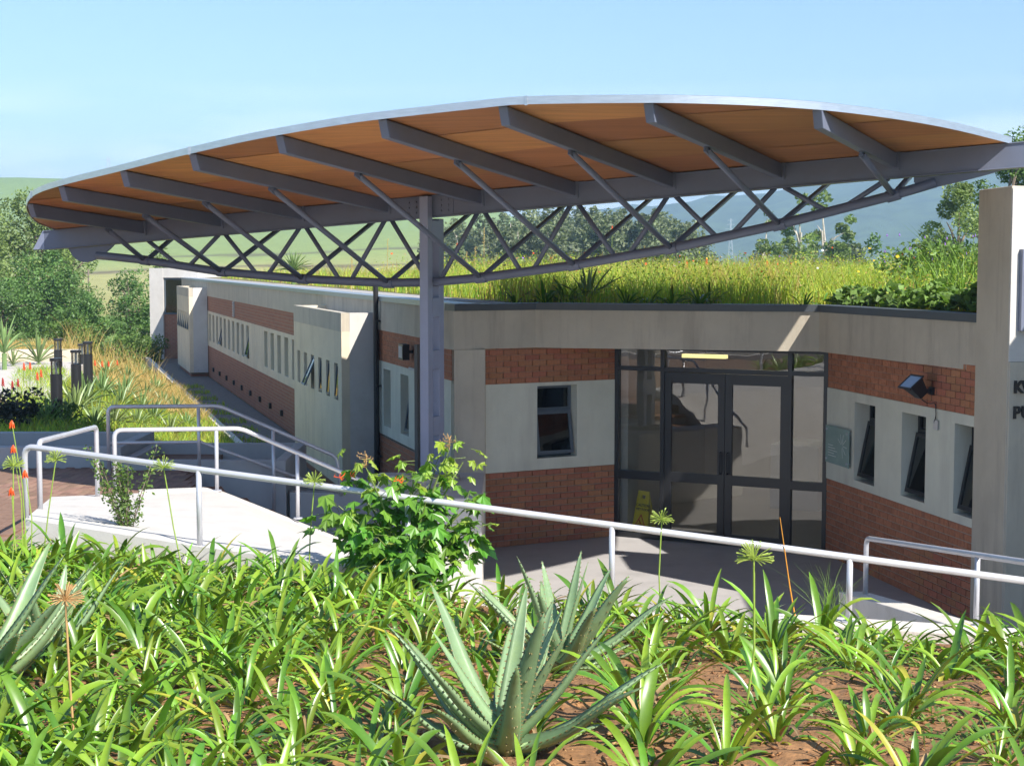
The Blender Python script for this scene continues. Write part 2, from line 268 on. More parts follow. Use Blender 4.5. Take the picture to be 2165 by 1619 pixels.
def field_mat():
    m = bpy.data.materials.new('field_ground'); m.use_nodes = True; N = m.node_tree.nodes; Lk = m.node_tree.links; b = N['Principled BSDF']; b.inputs['Roughness'].default_value = 0.95; b.inputs['Specular IOR Level'].default_value = 0.1
    t = N.new('ShaderNodeTexCoord'); s = N.new('ShaderNodeSeparateXYZ'); Lk.new(t.outputs['Object'], s.inputs[0])
    n1 = N.new('ShaderNodeTexNoise'); n1.inputs['Scale'].default_value = 0.012; n1.inputs['Detail'].default_value = 3; Lk.new(t.outputs['Object'], n1.inputs['Vector'])
    ad = N.new('ShaderNodeMath'); ad.operation = 'MULTIPLY_ADD'; ad.inputs[1].default_value = 90; Lk.new(n1.outputs['Fac'], ad.inputs[0]); Lk.new(s.outputs['Y'], ad.inputs[2])
    mr_ = N.new('ShaderNodeMapRange'); mr_.inputs['From Min'].default_value = 0; mr_.inputs['From Max'].default_value = 1000; Lk.new(ad.outputs[0], mr_.inputs['Value'])
    cr = N.new('ShaderNodeValToRGB'); e = cr.color_ramp; Lk.new(mr_.outputs[0], cr.inputs[0])
    e.elements[0].position = 0.0; e.elements[0].color = (0.24, 0.23, 0.08, 1); e.elements[1].position = 1.0; e.elements[1].color = (0.19, 0.27, 0.07, 1)
    for p, c in ((0.12, (0.15, 0.22, 0.05)), (0.19, (0.16, 0.25, 0.055)), (0.2, (0.36, 0.33, 0.12)), (0.405, (0.37, 0.35, 0.12)), (0.41, (0.16, 0.12, 0.06)), (0.42, (0.33, 0.34, 0.11)), (0.47, (0.27, 0.33, 0.09)), (0.475, (0.14, 0.12, 0.06)), (0.485, (0.25, 0.31, 0.09)), (0.72, (0.22, 0.30, 0.08))):
        q = e.elements.new(p); q.color = (*c, 1)
    n2 = N.new('ShaderNodeTexNoise'); n2.inputs['Scale'].default_value = 0.35; n2.inputs['Detail'].default_value = 8; Lk.new(t.outputs['Object'], n2.inputs['Vector'])
    mu = N.new('ShaderNodeMixRGB'); mu.blend_type = 'OVERLAY'; mu.inputs['Fac'].default_value = 0.3; Lk.new(cr.outputs[0], mu.inputs['Color1']); Lk.new(n2.outputs['Fac'], mu.inputs['Color2']); Lk.new(mu.outputs[0], b.inputs['Base Color']); return m
struct(MB().add(vs, fs).build('terrain', field_mat(), smooth=True), 'rolling green and tan farmland')
vs = []; fs = []; rr = [1150, 1300, 1450, 1600, 1720, 1850, 1980, 2100, 2250, 2450]; aa = np.linspace(-60, 80, 201)
for i, r in enumerate(rr):
    for a in aa:
        q = R(float(a)); rid = np.interp(a, [-60, -30, -18, -14, -6, 0, 3, 7, 11, 14, 17, 22, 40, 80], [80, 95, 104, 96, 58, 58, 72, 86, 102, 112, 116, 112, 95, 80])
        rid += 3 * math.sin(a * 1.9) + 2 * math.sin(a * 4.3 + 1); t = [0, .12, .3, .52, .7, .88, 1.0, .93, .7, .3][i]
        n = 7 * math.sin(a * 2.7 + i * 0.9) * math.sin(i * 0.9 + a * 0.7) * (1 if 1 < i < 6 else 0.2)
        vs.append((r * math.sin(q), r * math.cos(q), -3 + (rid + 3) * t + n * min(1, t * 3)))
n_ = len(aa)
for i in range(len(rr) - 1):
    for k in range(n_ - 1): fs.append((i * n_ + k, (i + 1) * n_ + k, (i + 1) * n_ + k + 1, i * n_ + k + 1))
struct(MB().add(vs, fs).build('hills', mat('wooded_hillside', (0.085, 0.12, 0.045), 0.95, 0.4, 0.03, 0.5, 0.08, spec=0.1), smooth=True), 'long wooded ridge fading blue in the haze')
# ------------------------------------------------------------------ the building
BLD = empty('library_building', (0, 21, 0), 0, 'low brick and cream plaster library building with a planted flat roof', 'building')
BLD.location = (0, 0, 0)
ROOF = 3.42; CB0, CB1 = 1.06, 2.30; BRT = 2.86
WD = (0.284, -0.959); W0 = (-0.75, 21.5)                          # wing wall: local x runs towards the entrance, far end at negative x
P1, P2, P3 = (-0.40, 21.60), (1.49, 22.64), (4.30, 21.18); P4 = (5.16, 16.75)
def solid_wall(name, m, fr, x0, x1, z0, z1, holes=(), th=0.3, y0=0.0, parent=None):
    """a wall slab in local x (along), y (inwards), z with rectangular through holes (xa, xb, za, zb)"""
    xs = sorted({x0, x1, *[h[0] for h in holes], *[h[1] for h in holes]}); zs = sorted({z0, z1, *[h[2] for h in holes], *[h[3] for h in holes]})
    xs = [x for x in xs if x0 <= x <= x1]; zs = [z for z in zs if z0 <= z <= z1]
    def hole(i, k):
        if i < 0 or k < 0 or i >= len(xs) - 1 or k >= len(zs) - 1: return True
        cx_, cz_ = (xs[i] + xs[i + 1]) / 2, (zs[k] + zs[k + 1]) / 2
        return any(h[0] < cx_ < h[1] and h[2] < cz_ < h[3] for h in holes)
    b = MB(); ya, yb = y0, y0 + th
    for i in range(len(xs) - 1):
        for k in range(len(zs) - 1):
            if hole(i, k): continue
            a, c, d, e = xs[i], xs[i + 1], zs[k], zs[k + 1]
            b.add([(a, ya, d), (c, ya, d), (c, ya, e), (a, ya, e)], [(0, 1, 2, 3)]); b.add([(a, yb, d), (c, yb, d), (c, yb, e), (a, yb, e)], [(3, 2, 1, 0)])
            if hole(i - 1, k): b.add([(a, ya, d), (a, ya, e), (a, yb, e), (a, yb, d)], [(0, 1, 2, 3)])
            if hole(i + 1, k): b.add([(c, ya, d), (c, ya, e), (c, yb, e), (c, yb, d)], [(3, 2, 1, 0)])
            if hole(i, k - 1): b.add([(a, ya, d), (c, ya, d), (c, yb, d), (a, yb, d)], [(3, 2, 1, 0)])
            if hole(i, k + 1): b.add([(a, ya, e), (c, ya, e), (c, yb, e), (a, yb, e)], [(0, 1, 2, 3)])
    return b.build(name, m, parent or BLD, fr)
def ring(b, x0, x1, z0, z1, w, y0, y1, Mx=None):
    b.box(x0, x1, y0, y1, z0, z0 + w, Mx); b.box(x0, x1, y0, y1, z1 - w, z1, Mx); b.box(x0, x0 + w, y0, y1, z0 + w, z1 - w, Mx); b.box(x1 - w, x1, y0, y1, z0 + w, z1 - w, Mx)
def window(fr, x0, x1, z0, z1, dep=0.14, tilt=0.0, split=None, fm=None, fw=0.04):
    fm = fm or M['blue_frame']; e = 0.004; b = MB(); ring(b, x0 + e, x1 - e, z0 + e, z1 - e, fw, dep, dep + 0.06)
    if split: b.box(x0 + fw, x1 - fw, dep, dep + 0.058, split - fw / 2, split + fw / 2)
    w = b.build('window', fm, BLD, fr); zt = split or z1
    if split: MB().box(x0 + fw, x1 - fw, dep + 0.025, dep + 0.031, split + fw / 2, z1 - fw).build('pane', M['wglass'], w)
    zt2 = zt - fw * (0.5 if split else 1)
    if tilt:
        T = Matrix.Translation((0, dep - 0.004, zt2)) @ Matrix.Rotation(R(tilt), 4, 'X') @ Matrix.Translation((0, -dep, -zt2))
        s = MB(); ring(s, x0 + fw * .6, x1 - fw * .6, z0 + fw * .8, zt2, fw * 1.1, dep - 0.03, dep, T); s.build('sash', fm, w)
        MB().box(x0 + fw * 1.5, x1 - fw * 1.5, dep - 0.018, dep - 0.012, z0 + fw * 1.7, zt2 - fw * .9, T).build('pane', M['wglass'], w)
    else: MB().box(x0 + fw, x1 - fw, dep + 0.025, dep + 0.031, z0 + fw, zt2).build('pane', M['wglass'], w)
    return w
BRICK_ME = {}
def brick_mesh(ln):
    ln = round(ln, 2)
    if ln not in BRICK_ME: BRICK_ME[ln] = MB().box(-ln / 2, ln / 2, -0.009, 0.03, -0.0365, 0.0365).build('brick', M['brick']); o = BRICK_ME[ln]; BRICK_ME[ln] = o.data; bpy.data.objects.remove(o)
    return BRICK_ME[ln]
def courses(x0, x1, z0, z1):
    out = []; n = max(1, round((z1 - z0) / 0.085)); h = (z1 - z0) / n
    for k in range(n):
        x = x0 - (0.116 if k % 2 else 0.0); zc = z0 + (k + 0.5) * h
        while x < x1 - 0.02:
            a, c = max(x, x0) + 0.005, min(x + 0.232, x1) - 0.005
            if c - a > 0.03: out.append(((a + c) / 2, zc, c - a))
            x += 0.232
    return out
def brick_panel(fr, x0, x1, z0, z1, singles, holes=()):
    p = solid_wall('brick_wall', M['mortar'], fr, x0, x1, z0, z1, holes, 0.28, 0.008)
    rest = MB(); n = 0
    for cx_, cz_, ln in courses(x0, x1, z0, z1):
        if singles(cx_, cz_):
            o = link('brick', brick_mesh(ln), p); o.location = (cx_, random.uniform(-0.0015, 0.0015), cz_); o.rotation_euler = (0, 0, random.uniform(-.004, .004)); n += 1
        else: rest.box(cx_ - ln / 2, cx_ + ln / 2, -0.001, 0.02, cz_ - 0.0365, cz_ + 0.0365)
    if rest.v: stuff(rest.build('brickwork', M['brick_mass'], p))
    return n
# --- entrance panel left of the door
F1 = frame(P1, (P2[0] - P1[0], P2[1] - P1[1])); L1 = math.dist(P1, P2)
nb = brick_panel(F1, -0.03, L1, 0.0, CB0, lambda x, z: True); nb += brick_panel(F1, -0.03, L1, CB1, BRT, lambda x, z: True)
WX0, WX1 = 0.86, 1.52
solid_wall('plaster_panel', M['plaster_grey'], F1, -0.03, L1, CB0, CB1, [(WX0, WX1, 1.22, 2.25)], 0.3, -0.008)
window(F1, WX0, WX1, 1.22, 2.25, 0.16, -9, 1.9, fw=0.045)
# --- right-hand wall beside the door
F3 = frame(P3, (P4[0] - P3[0], P4[1] - P3[1])); L3 = math.dist(P3, P4)
cnt = [300 - nb]
def near(x, z):
    if x > 2.75 and cnt[0] > 0: cnt[0] -= 1; return True
    return False
brick_panel(F3, 0.0, L3, CB1, BRT, near); brick_panel(F3, 0.0, L3, 0.0, CB0, near)
RW = [(0.925, 1.567), (2.344, 2.99), (3.71, 4.35)]
solid_wall('plaster_panel', M['plaster_grey'], F3, 0.0, L3, CB0, CB1, [(a, b_, 1.16, 2.18) for a, b_ in RW], 0.34, -0.008)
for a, b_ in RW: window(F3, a, b_, 1.16, 2.18, 0.2, -11, 1.95, M['dark_alu'], 0.045)
# --- fascia over the entrance and its dark capping
FP = [(-0.80, 21.36), (0.33, 21.93), (4.12, 20.92), (5.2, 16.7)]
def band(name, m, pts, z0, z1, th, out=0.0):
    b = MB(); q = [Vector((p[0], p[1], 0)) for p in pts]; ns = []
    for i in range(len(q)):
        d0 = (q[i] - q[i - 1]).normalized() if i else (q[1] - q[0]).normalized(); d1 = (q[i + 1] - q[i]).normalized() if i < len(q) - 1 else d0
        n0, n1 = V(d0.y, -d0.x, 0), V(d1.y, -d1.x, 0); nn = (n0 + n1).normalized(); ns.append(nn / max(0.3, nn.dot(n0)))
    for i in range(len(q) - 1):
        a, c = q[i] + ns[i] * out, q[i + 1] + ns[i + 1] * out; a2, c2 = q[i] - ns[i] * th, q[i + 1] - ns[i + 1] * th
        vs_ = [(p.x, p.y, z) for z in (z0, z1) for p in (a, c, c2, a2)]
        b.add(vs_, [(3, 2, 1, 0), (4, 5, 6, 7), (0, 1, 5, 4), (2, 3, 7, 6)] + ([(0, 4, 7, 3)] if i == 0 else []) + ([(1, 2, 6, 5)] if i == len(q) - 2 else []))
    return b.build(name, m, BLD)
band('fascia', M['concrete'], FP, 2.80, 3.33, 0.35)
band('capping', M['charcoal'], FP, 3.331, 3.425, 0.30, 0.03)
FS = [(P2[0] - 0.05, P2[1] + 0.05), (P3[0], P3[1] + 0.1), (4.02, 20.95), (0.4, 21.9)]
MB().prism([(0.3, 22.0), (4.05, 21.0), (4.45, 21.15), (1.6, 22.85)], 2.803, 2.86).build('soffit_slab', M['concrete'], BLD)
# pilaster at the corner
bevel(MB().prism([(-0.80, 21.40), (-0.37, 21.50), (-0.36, 21.95), (-0.70, 21.9)], 0, 2.80).build('pilaster', M['concrete'], BLD), 0.01)
# --- glazed entrance: frame, transom lights, two door leaves
FD = frame(P2, (P3[0] - P2[0], P3[1] - P2[1])); LD = math.dist(P2, P3); X = [0.0, 0.746, 1.687, 2.628, LD]
b = MB(); y0, y1 = 0.0, 0.10; fw = 0.06
for x in (X[0], X[1] - fw / 2, X[3] - fw / 2, LD - fw): b.box(x, x + fw, y0, y1, 0, 2.80)
b.box(fw, LD - fw, y0 + .002, y1 - .002, 2.44, 2.50); b.box(fw, LD - fw, y0 + .002, y1 - .002, 2.745, 2.798)
for xa, xb in ((fw, X[1] - fw / 2), (X[3] + fw / 2, LD - fw)):
    b.box(xa, xb, y0 + .002, y1 - .002, 0.86, 0.98); b.box(xa, xb, y0 + .002, y1 - .002, 0.0, 0.07)
ent = b.build('entrance_frame', M['dark_alu'], BLD, FD)
def pane(parent, xa, xb, za, zb, y=0.05): MB().box(xa, xb, y - .004, y + .004, za, zb).build('pane', M['glass'], parent)
for xa, xb in ((fw, X[1] - fw / 2), (X[3] + fw / 2, LD - fw)):
    pane(ent, xa, xb, 0.07, 0.86); pane(ent, xa, xb, 0.98, 2.44); pane(ent, xa, xb, 2.50, 2.745)
pane(ent, X[1] + fw / 2, X[3] - fw / 2, 2.50, 2.745)
for k in (0, 1):
    xa, xb = (X[1] + 0.032, X[2] - 0.004) if k == 0 else (X[2] + 0.004, X[3] - 0.032)
    b = MB(); st = 0.10
    b.box(xa, xa + st, .02, .07, .01, 2.43); b.box(xb - st, xb, .02, .07, .01, 2.43)
    for za, zb in ((.01, .16), (.86, 1.0), (2.28, 2.43)): b.box(xa + st, xb - st, .022, .068, za, zb)
    d = b.build('door', M['dark_alu'], BLD, FD)
    pane(d, xa + st, xb - st, .16, .86, .045); pane(d, xa + st, xb - st, 1.0, 2.28, .045)
    hx = xb - st / 2 if k == 0 else xa + st / 2
    MB().tube([(hx, .015, 1.02), (hx, -.05, 1.02), (hx, -.05, 1.32), (hx, .015, 1.32)], 0.014, 6).build('door_handle', M['black'], d)
# interior behind the glass
MB().box(-1.2, LD + 2.2, 0.11, 7.0, -0.06, -0.005, None).build('lobby_floor', mat('lobby_tiles', (0.3, 0.28, 0.25), 0.4, 0.08, 3), BLD, FD)
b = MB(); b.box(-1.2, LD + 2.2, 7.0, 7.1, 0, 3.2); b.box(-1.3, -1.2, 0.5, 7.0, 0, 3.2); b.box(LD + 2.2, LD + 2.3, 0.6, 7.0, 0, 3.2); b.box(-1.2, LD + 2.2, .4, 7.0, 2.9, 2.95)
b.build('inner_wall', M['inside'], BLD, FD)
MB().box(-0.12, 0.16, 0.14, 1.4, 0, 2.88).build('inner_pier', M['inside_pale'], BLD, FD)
MB().box(1.2, 2.0, 3.6, 4.6, 0, 1.05).build('lobby_desk', mat('desk_panel', (0.2, 0.24, 0.3), 0.5, .05, 3), BLD, FD)
for ly in (3.2, 5.0): MB().box(0.3, 1.6, ly, ly + .12, 2.82, 2.87).build('ceiling_or_fill_lamp', emis('lobby_fill_tube', (1.0, 0.9, 0.6), 5.0), BLD, FD)  # unseen fill tubes, added to brighten the lobby and the caution board
b = MB(); b.box(0.42, 1.12, 1.6, 1.72, 2.545, 2.60); b.build('ceiling_or_fill_lamp', M['tube_light'], BLD, FD)
# --- near wing wall, long wing wall, bays
FW = frame(W0, WD)
nearw = [(-4.97, -4.39), (-3.64, -3.05), (-2.37, -1.75)]
brick_panel(FW, -5.28, -0.35, 0.0, CB0, lambda x, z: False); brick_panel(FW, -5.28, -0.35, CB1, BRT, lambda x, z: False)
solid_wall('plaster_panel', M['plaster_grey'], FW, -5.28, -0.35, CB0 + .04, CB1 + .04, [(a, c, 1.26, 2.22) for a, c in nearw], 0.32, -0.008)
for i, (a, c) in enumerate(nearw): window(FW, a, c, 1.26, 2.22, 0.2, -8 if i else 0)
farw = [(-24.08 - 1.2 * i, -23.46 - 1.2 * i) for i in range(10)] + [(-20.2 + 1.22 * i, -19.58 + 1.22 * i) for i in range(5)]
for za, zb in ((0.0, 1.11), (2.34, BRT)): solid_wall('brick_wall', M['brickwall'], FW, -52, -5.28, za, zb, (), 0.3, 0.0)
solid_wall('plaster_panel', M['plaster'], FW, -52, -5.28, 1.11, 2.34, [(a, c, 1.31, 2.24) for a, c in farw], 0.3, -0.008)
for i, (a, c) in enumerate(farw): window(FW, a, c, 1.31, 2.24, 0.16, -14 if i in (6, 0) else 0)
solid_wall('fascia', M['concrete'], FW, -52, 0.02, BRT, 3.35, (), 0.32, -0.02)
MB().box(-52, 0.03, -0.05, 0.3, 3.351, 3.43).build('capping', M['cap_light'], BLD, FW)
b = MB()
for i in range(9): b.box(-33.5 + 2.05 * i, -33.36 + 2.05 * i, -0.05, 0.01, 0.30, 0.42)
for i in range(9):
    MB().box(-33.5 + 2.05 * i, -33.34 + 2.05 * i, -0.06, 0.0, 0.30, 0.44).build('air_vent', M['black'], BLD, FW)
b = MB(); b.box(-27.2, -27.0, -0.03, -0.001, 2.38, 2.86)
for k in range(6): b.box(-27.22, -26.98, -0.05, -0.031, 2.40 + k * .078, 2.44 + k * .078)
b.build('louvre_vent', M['white'], BLD, FW)
def bay(xn, ln, slots, tilts):
    xf = xn - ln; pr = 0.66; z0, z1 = 0.15, 3.15
    solid_wall('bay_wall', M['plaster'], FW, xf, xn, z0, 2.83, [(a, c, 1.64, 2.27) for a, c in slots], 0.14, -pr)
    solid_wall('bay_rim', M['concrete'], FW, xf, xn, 2.83, z1, (), 0.14, -pr - .004)
    MB().box(xn - 0.14, xn, -pr + 0.14, -0.021, z0, 3.148).build('bay_side', M['white'], BLD, FW)
    MB().box(xf, xf + 0.14, -pr + 0.14, -0.021, z0, 3.146).build('bay_side', M['plaster'], BLD, FW)
    MB().box(xf + .14, xn - .14, -pr + .14, -0.021, 2.9, 3.0).build('bay_roof', M['gravel'], BLD, FW)
    MB().box(xf + .14, xn - .14, -pr + .14, -0.021, z0, z0 + .06).build('bay_floor', M['inside'], BLD, FW)
    MB().box(xf + .3, xn - .2, -pr + .06, -0.021, 0, z0).build('bay_base', M['brickwall'], BLD, FW)
    for (a, c), t in zip(slots, tilts): window(Matrix.Translation((0, 0, 0)) @ FW @ Matrix.Translation((0, -pr, 0)), a, c, 1.64, 2.27, 0.07, t, fw=0.03)
bay(-5.30, 5.35, [(-5.30 - 0.717 - 0.84 * i, -5.30 - 0.35 - 0.84 * i) for i in range(6)], [-5, -5, -4, -24, 0, 0])
bay(-35.3, 5.4, [(-35.3 - 0.717 - 0.84 * i, -35.3 - 0.35 - 0.84 * i) for i in range(6)], [-8] * 6)
# dark room walls added behind the windows so the openings read dark
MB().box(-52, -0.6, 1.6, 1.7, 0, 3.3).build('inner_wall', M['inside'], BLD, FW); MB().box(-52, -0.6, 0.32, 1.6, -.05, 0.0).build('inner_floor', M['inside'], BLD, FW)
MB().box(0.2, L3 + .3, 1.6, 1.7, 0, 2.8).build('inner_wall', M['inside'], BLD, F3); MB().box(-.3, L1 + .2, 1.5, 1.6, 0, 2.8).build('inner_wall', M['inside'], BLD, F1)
# down-pipe on the corner of the near bay
dp = MB().tube([(-5.17, -0.09, 0.0), (-5.17, -0.09, 3.62)], 0.045, 10); 
for z in (0.7, 1.9, 3.0): dp.box(-5.24, -5.10, -0.10, -0.02, z, z + .03)
dp.build('downpipe', M['black'], BLD, FW, smooth=False)
# end block of the wing, turned towards the garden
FT = frame((-15.35, 66.2), (0.97, -0.23))
b = MB(); b.box(0, 0.62, 0, 3.0, -1.2, 3.82); b.build('end_pier', M['white'], BLD, FT)
solid_wall('end_wall', M['white'], FT, 0.62, 2.2, 3.42, 3.82, (), 2.5, 0.02); MB().box(0.62, 2.2, 0.08, 2.5, -1.2, 1.86).build('brick_wall', M['brickwall'], BLD, FT)
b = MB(); ring(b, 0.64, 2.18, 1.88, 3.40, 0.06, 0.08, 0.14); w = b.build('window', M['blue_frame'], BLD, FT); MB().box(.7, 2.12, .1, .11, 1.94, 3.34).build('pane', M['wglass'], w)
b = MB()
for k in range(22): b.box(.7, 2.12, .13, .16, 1.96 + k * .063, 1.985 + k * .063)
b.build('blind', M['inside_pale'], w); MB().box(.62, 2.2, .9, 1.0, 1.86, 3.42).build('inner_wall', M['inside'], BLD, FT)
# --- roof slab with planting soil
RP = [(-0.70, 21.75), (0.30, 22.25), (4.25, 21.2), (5.35, 17.0), (16, 17.0), (16, 58), (-2, 72), (-14.6, 70.0)]
MB().prism(RP, 3.1, 3.395).build('roof_slab', M['roofsoil'], BLD)
MB().box(-48, -0.1, 0.31, 0.95, 3.396, 3.42).build('gravel_margin', M['gravel'], BLD, FW)

# unseen block and cap added on the right to shade the lower sign wall
b = MB().prism([(6.7, 10.6), (13, 8.5), (14, 14), (6.9, 14.7)], 0, 5.15); b.build('shading_block', M['plaster'], BLD); MB().prism([(6.6, 10.5), (13.1, 8.4), (14.1, 14.1), (6.8, 14.8)], 5.152, 5.3).build('capping', M['charcoal'], BLD)
# ------------------------------------------------------------------ sign wall carrying the end of the canopy
SW = empty('sign_wall', (5.1, 16.6, 0), 0, 'tall plastered sign wall with black letters, holding up the right end of the canopy', 'wall'); SW.location = (0, 0, 0)
SP0, SP1 = (5.07, 17.06), (5.13, 16.12)
b = MB().prism([SP1, (8.6, 17.3), (8.4, 18.2), SP0], 0, 4.77); bevel(b.build('wall', M['concrete'], SW), 0.015)
FSn = frame(SP1, (8.6 - SP1[0], 17.3 - SP1[1]))
bevel(MB().box(0.012, 2.9, -0.022, -0.002, 0.02, 2.955).build('sign_panel', M['concrete'], SW, FSn), 0.004)
MB().box(0.005, 2.9, -0.014, -0.001, 2.96, 4.74).build('upper_panel', M['white'], SW, FSn)
b = MB(); ring(b, 0.10, 1.5, 3.28, 4.12, 0.05, -0.07, -0.015); gr = b.build('grille', M['steel'], SW, FSn)
for k in range(9): MB().box(.15, 1.45, -0.06, -0.05, 3.35 + k * .082, 3.39 + k * .082, Matrix.Identity(4)).build('slat', M['galv'], gr)
def text(s, size, ext, m, parent, Mx, name='letters', bold=0.0):
    c = bpy.data.curves.new(name, 'FONT'); c.body = s; c.size = size; c.extrude = ext; c.offset = bold; o = bpy.data.objects.new(name, c); COL.objects.link(o)
    dg = bpy.context.evaluated_depsgraph_get(); me = bpy.data.meshes.new_from_object(o.evaluated_get(dg)); bpy.data.objects.remove(o); me.materials.clear(); me.materials.append(m)
    return link(name, me, parent, Mx)
UPM = Matrix.Rotation(math.pi / 2, 4, 'X')
for s, z, x in (('K', 2.64, 0.055), ('W', 2.64, 0.155), ('P', 2.375, 0.055), ('U', 2.375, 0.155)):
    text(s, 0.175, 0.008, M['black'], SW, FSn @ Matrix.Translation((x, -0.034, z)) @ UPM, 'letter', 0.006)

# ------------------------------------------------------------------ the leaf-shaped canopy
CAN = empty('entrance_canopy', (-1.03, 19.98, 1.2), 0, 'large leaf-shaped canopy of stained plywood on grey steel ribs and truss', 'canopy'); CAN.location = (0, 0, 0)
CL, CR = V(-6.636, 22.6, 4.178), V(5.356, 17.0, 4.99); CD = V(CR.x - CL.x, CR.y - CL.y, 0); CLEN = CD.length; CD.normalize(); CF = V(CD.y, -CD.x, 0); BH = 0.278
def cpt(s, t, z): p = CL + CD * (CLEN * s) + CF * t; return V(p.x, p.y, z)
def zb(s): return CL.z + (CR.z - CL.z) * s
def slope(s): return float(np.interp(s, [0, .6, .72, .81, .908, 1], [.076, .08, .08, .066, .052, .04]))
OS = [0.006, .016, .03, .051, .085, .121, .164, .192, .225, .322, .42, .522, .617, .711, .81, .865, .908, .935, .955, .972, .985, .995, 1.003]
OT = [0.0, .25, .68, 1.12, 1.72, 2.255, 2.775, 3.02, 3.23, 3.70, 4.18, 4.57, 4.74, 4.71, 4.44, 4.05, 3.52, 2.95, 2.38, 1.75, 1.1, .5, 0.0]
_od = np.diff(OT) / np.diff(OS); _om = [_od[0]] + [2 * a * c / (a + c) if a * c > 0 else 0.0 for a, c in zip(_od[:-1], _od[1:])] + [_od[-1]]
def tout(s, side=1):
    s = min(max(s, OS[0]), OS[-1]); i = min(int(np.searchsorted(OS, s, side='right')) - 1, len(OS) - 2); h = OS[i + 1] - OS[i]; q = (s - OS[i]) / h
    v = (1 + 2 * q) * (1 - q) ** 2 * OT[i] + q * (1 - q) ** 2 * h * _om[i] + q * q * (3 - 2 * q) * OT[i + 1] + q * q * (q - 1) * h * _om[i + 1]
    return float(max(0, v) * (1 if side > 0 else 1 - .32 * smooth01((s - .84) / .09)))
def ztop(s, t): return zb(s) + BH + slope(s) * abs(t)
RS = [0.126, .224, .322, .420, .521, .617, .711, .810, .908]
b = MB(); bt = 0.07
for a, c in ((-0.006, 1.2),):
    pa, pb = cpt(a, 0, zb(a) + BH / 2), cpt(c, 0, zb(c) + BH / 2); b.bar(pa, pb, 0.14, BH - .006)
    b.bar(pa + V(0, 0, BH / 2 - .008), pb + V(0, 0, BH / 2 - .008), 0.17, 0.014); b.bar(pa - V(0, 0, BH / 2 - .008), pb - V(0, 0, BH / 2 - .008), 0.17, 0.014)
bevel(b.build('beam', M['steel'], CAN), 0.004)
pe = cpt(-0.012, 0, 0); 
MB().add([cpt(-.006, -.07, zb(0) + .005), cpt(-.006, .07, zb(0) + .005), cpt(-.006, .07, zb(0) + .27), cpt(-.006, -.07, zb(0) + .27), cpt(-.022, -.07, zb(0) + .002), cpt(-.022, .07, zb(0) + .002), cpt(-.008, .07, zb(0) + .27), cpt(-.008, -.07, zb(0) + .27)],
         [(0, 1, 2, 3), (7, 6, 5, 4), (4, 5, 1, 0), (6, 7, 3, 2), (5, 6, 2, 1), (7, 4, 0, 3)]).build('end_plate', M['steel_light'], CAN)
SAG = lambda s: float(np.interp(s, [.03, .065, .124, .22, .322, .42, .468, .52, .617, .711, .81, .908, .941, .97], [.11, .137, .254, .488, .668, .793, .818, .803, .722, .60, .414, .182, .085, .0]))
def chord(s): return cpt(s, 0, zb(s) - SAG(s))
MB().tube([chord(s) for s in np.linspace(.062, .943, 46)], 0.056, 12).build('lower_chord', M['steel'], CAN, smooth=True)
for s0, s1, w in ((.024, .085, .11), (.925, .995, .05)):                       # gusset plates at the ends of the chord
    n = 12; up = [cpt(s0 + (s1 - s0) * k / n, 0, zb(s0 + (s1 - s0) * k / n) - .004) for k in range(n + 1)]
    if s0 < .5: lo = [p - V(0, 0, 0.215 * math.sin(math.pi * (k / n) ** 0.75) ** 0.9 + .002) for k, p in enumerate(up)]
    else: lo = [p - V(0, 0, .002 + .16 * (1 - k / n) ** .8 * min(1, k / 1.5 + .3)) for k, p in enumerate(up)]
    g = MB()
    for side in (-.014, .014): g.add([p + CF * side for p in up + lo], [((k, k + 1, n + 2 + k, n + 1 + k) if side > 0 else (n + 1 + k, n + 2 + k, k + 1, k)) for k in range(n)])
    g.add([p + CF * q for p in lo for q in (-.014, .014)], [(2 * k, 2 * k + 1, 2 * k + 3, 2 * k + 2) for k in range(n)]); g.build('gusset_plate', M['steel'], CAN)
for side in (1, -1):
    for i, s in enumerate(RS):
        tt = tout(s, side) - .035; z0_, z1_ = ztop(s, .06) - .085, ztop(s, tt) - .088; rb = MB()
        a, c = cpt(s, side * .072, z0_), cpt(s, side * tt, z1_); d = (c - a).normalized(); hh = .165; ww = .092; sdv = CD
        u = V(0, 0, 1); a0, c0 = a, c
        vsx = [p + sdv * (k * ww / 2) + u * (j * hh / 2) + (d * (-.07 if (j < 0 and e) else 0)) for e, p in ((0, a0), (1, c0)) for k, j in ((-1, -1), (1, -1), (1, 1), (-1, 1))]
        fsx = [(3, 2, 1, 0), (4, 5, 6, 7), (0, 1, 5, 4), (1, 2, 6, 5), (2, 3, 7, 6), (3, 0, 4, 7)]
        if side < 0: fsx = [f[::-1] for f in fsx]
        rb.add(vsx, fsx); o = bevel(rb.build('rib', M['steel'], CAN), 0.008)
        MB().bar(cpt(s, side * .072, z0_), cpt(s, side * .088, z0_), 0.16, 0.21).build('root_plate', M['steel'], o)
        tm = [.76, 1.6, 2.11, 2.63, 2.98, 3.11, 3.03, 2.69, 1.6][i] * (1 if side > 0 else tout(s, -1) / tout(s)); top = cpt(s, side * tm, ztop(s, tm) - .20); foot = chord(s) + CF * side * .05 + V(0, 0, .02)
        stt = MB(); stt.tube([foot, top], 0.034, 10); o2 = stt.build('strut', M['steel'], CAN, smooth=True)
        dd = (top - foot).normalized(); k2 = MB(); k2.bar(top - dd * .05, top + dd * .09, 0.022, 0.075); k2.tube([top + CD * -.035, top + CD * .035], .017, 8); k2.build('strut_bracket', M['steel'], o2)
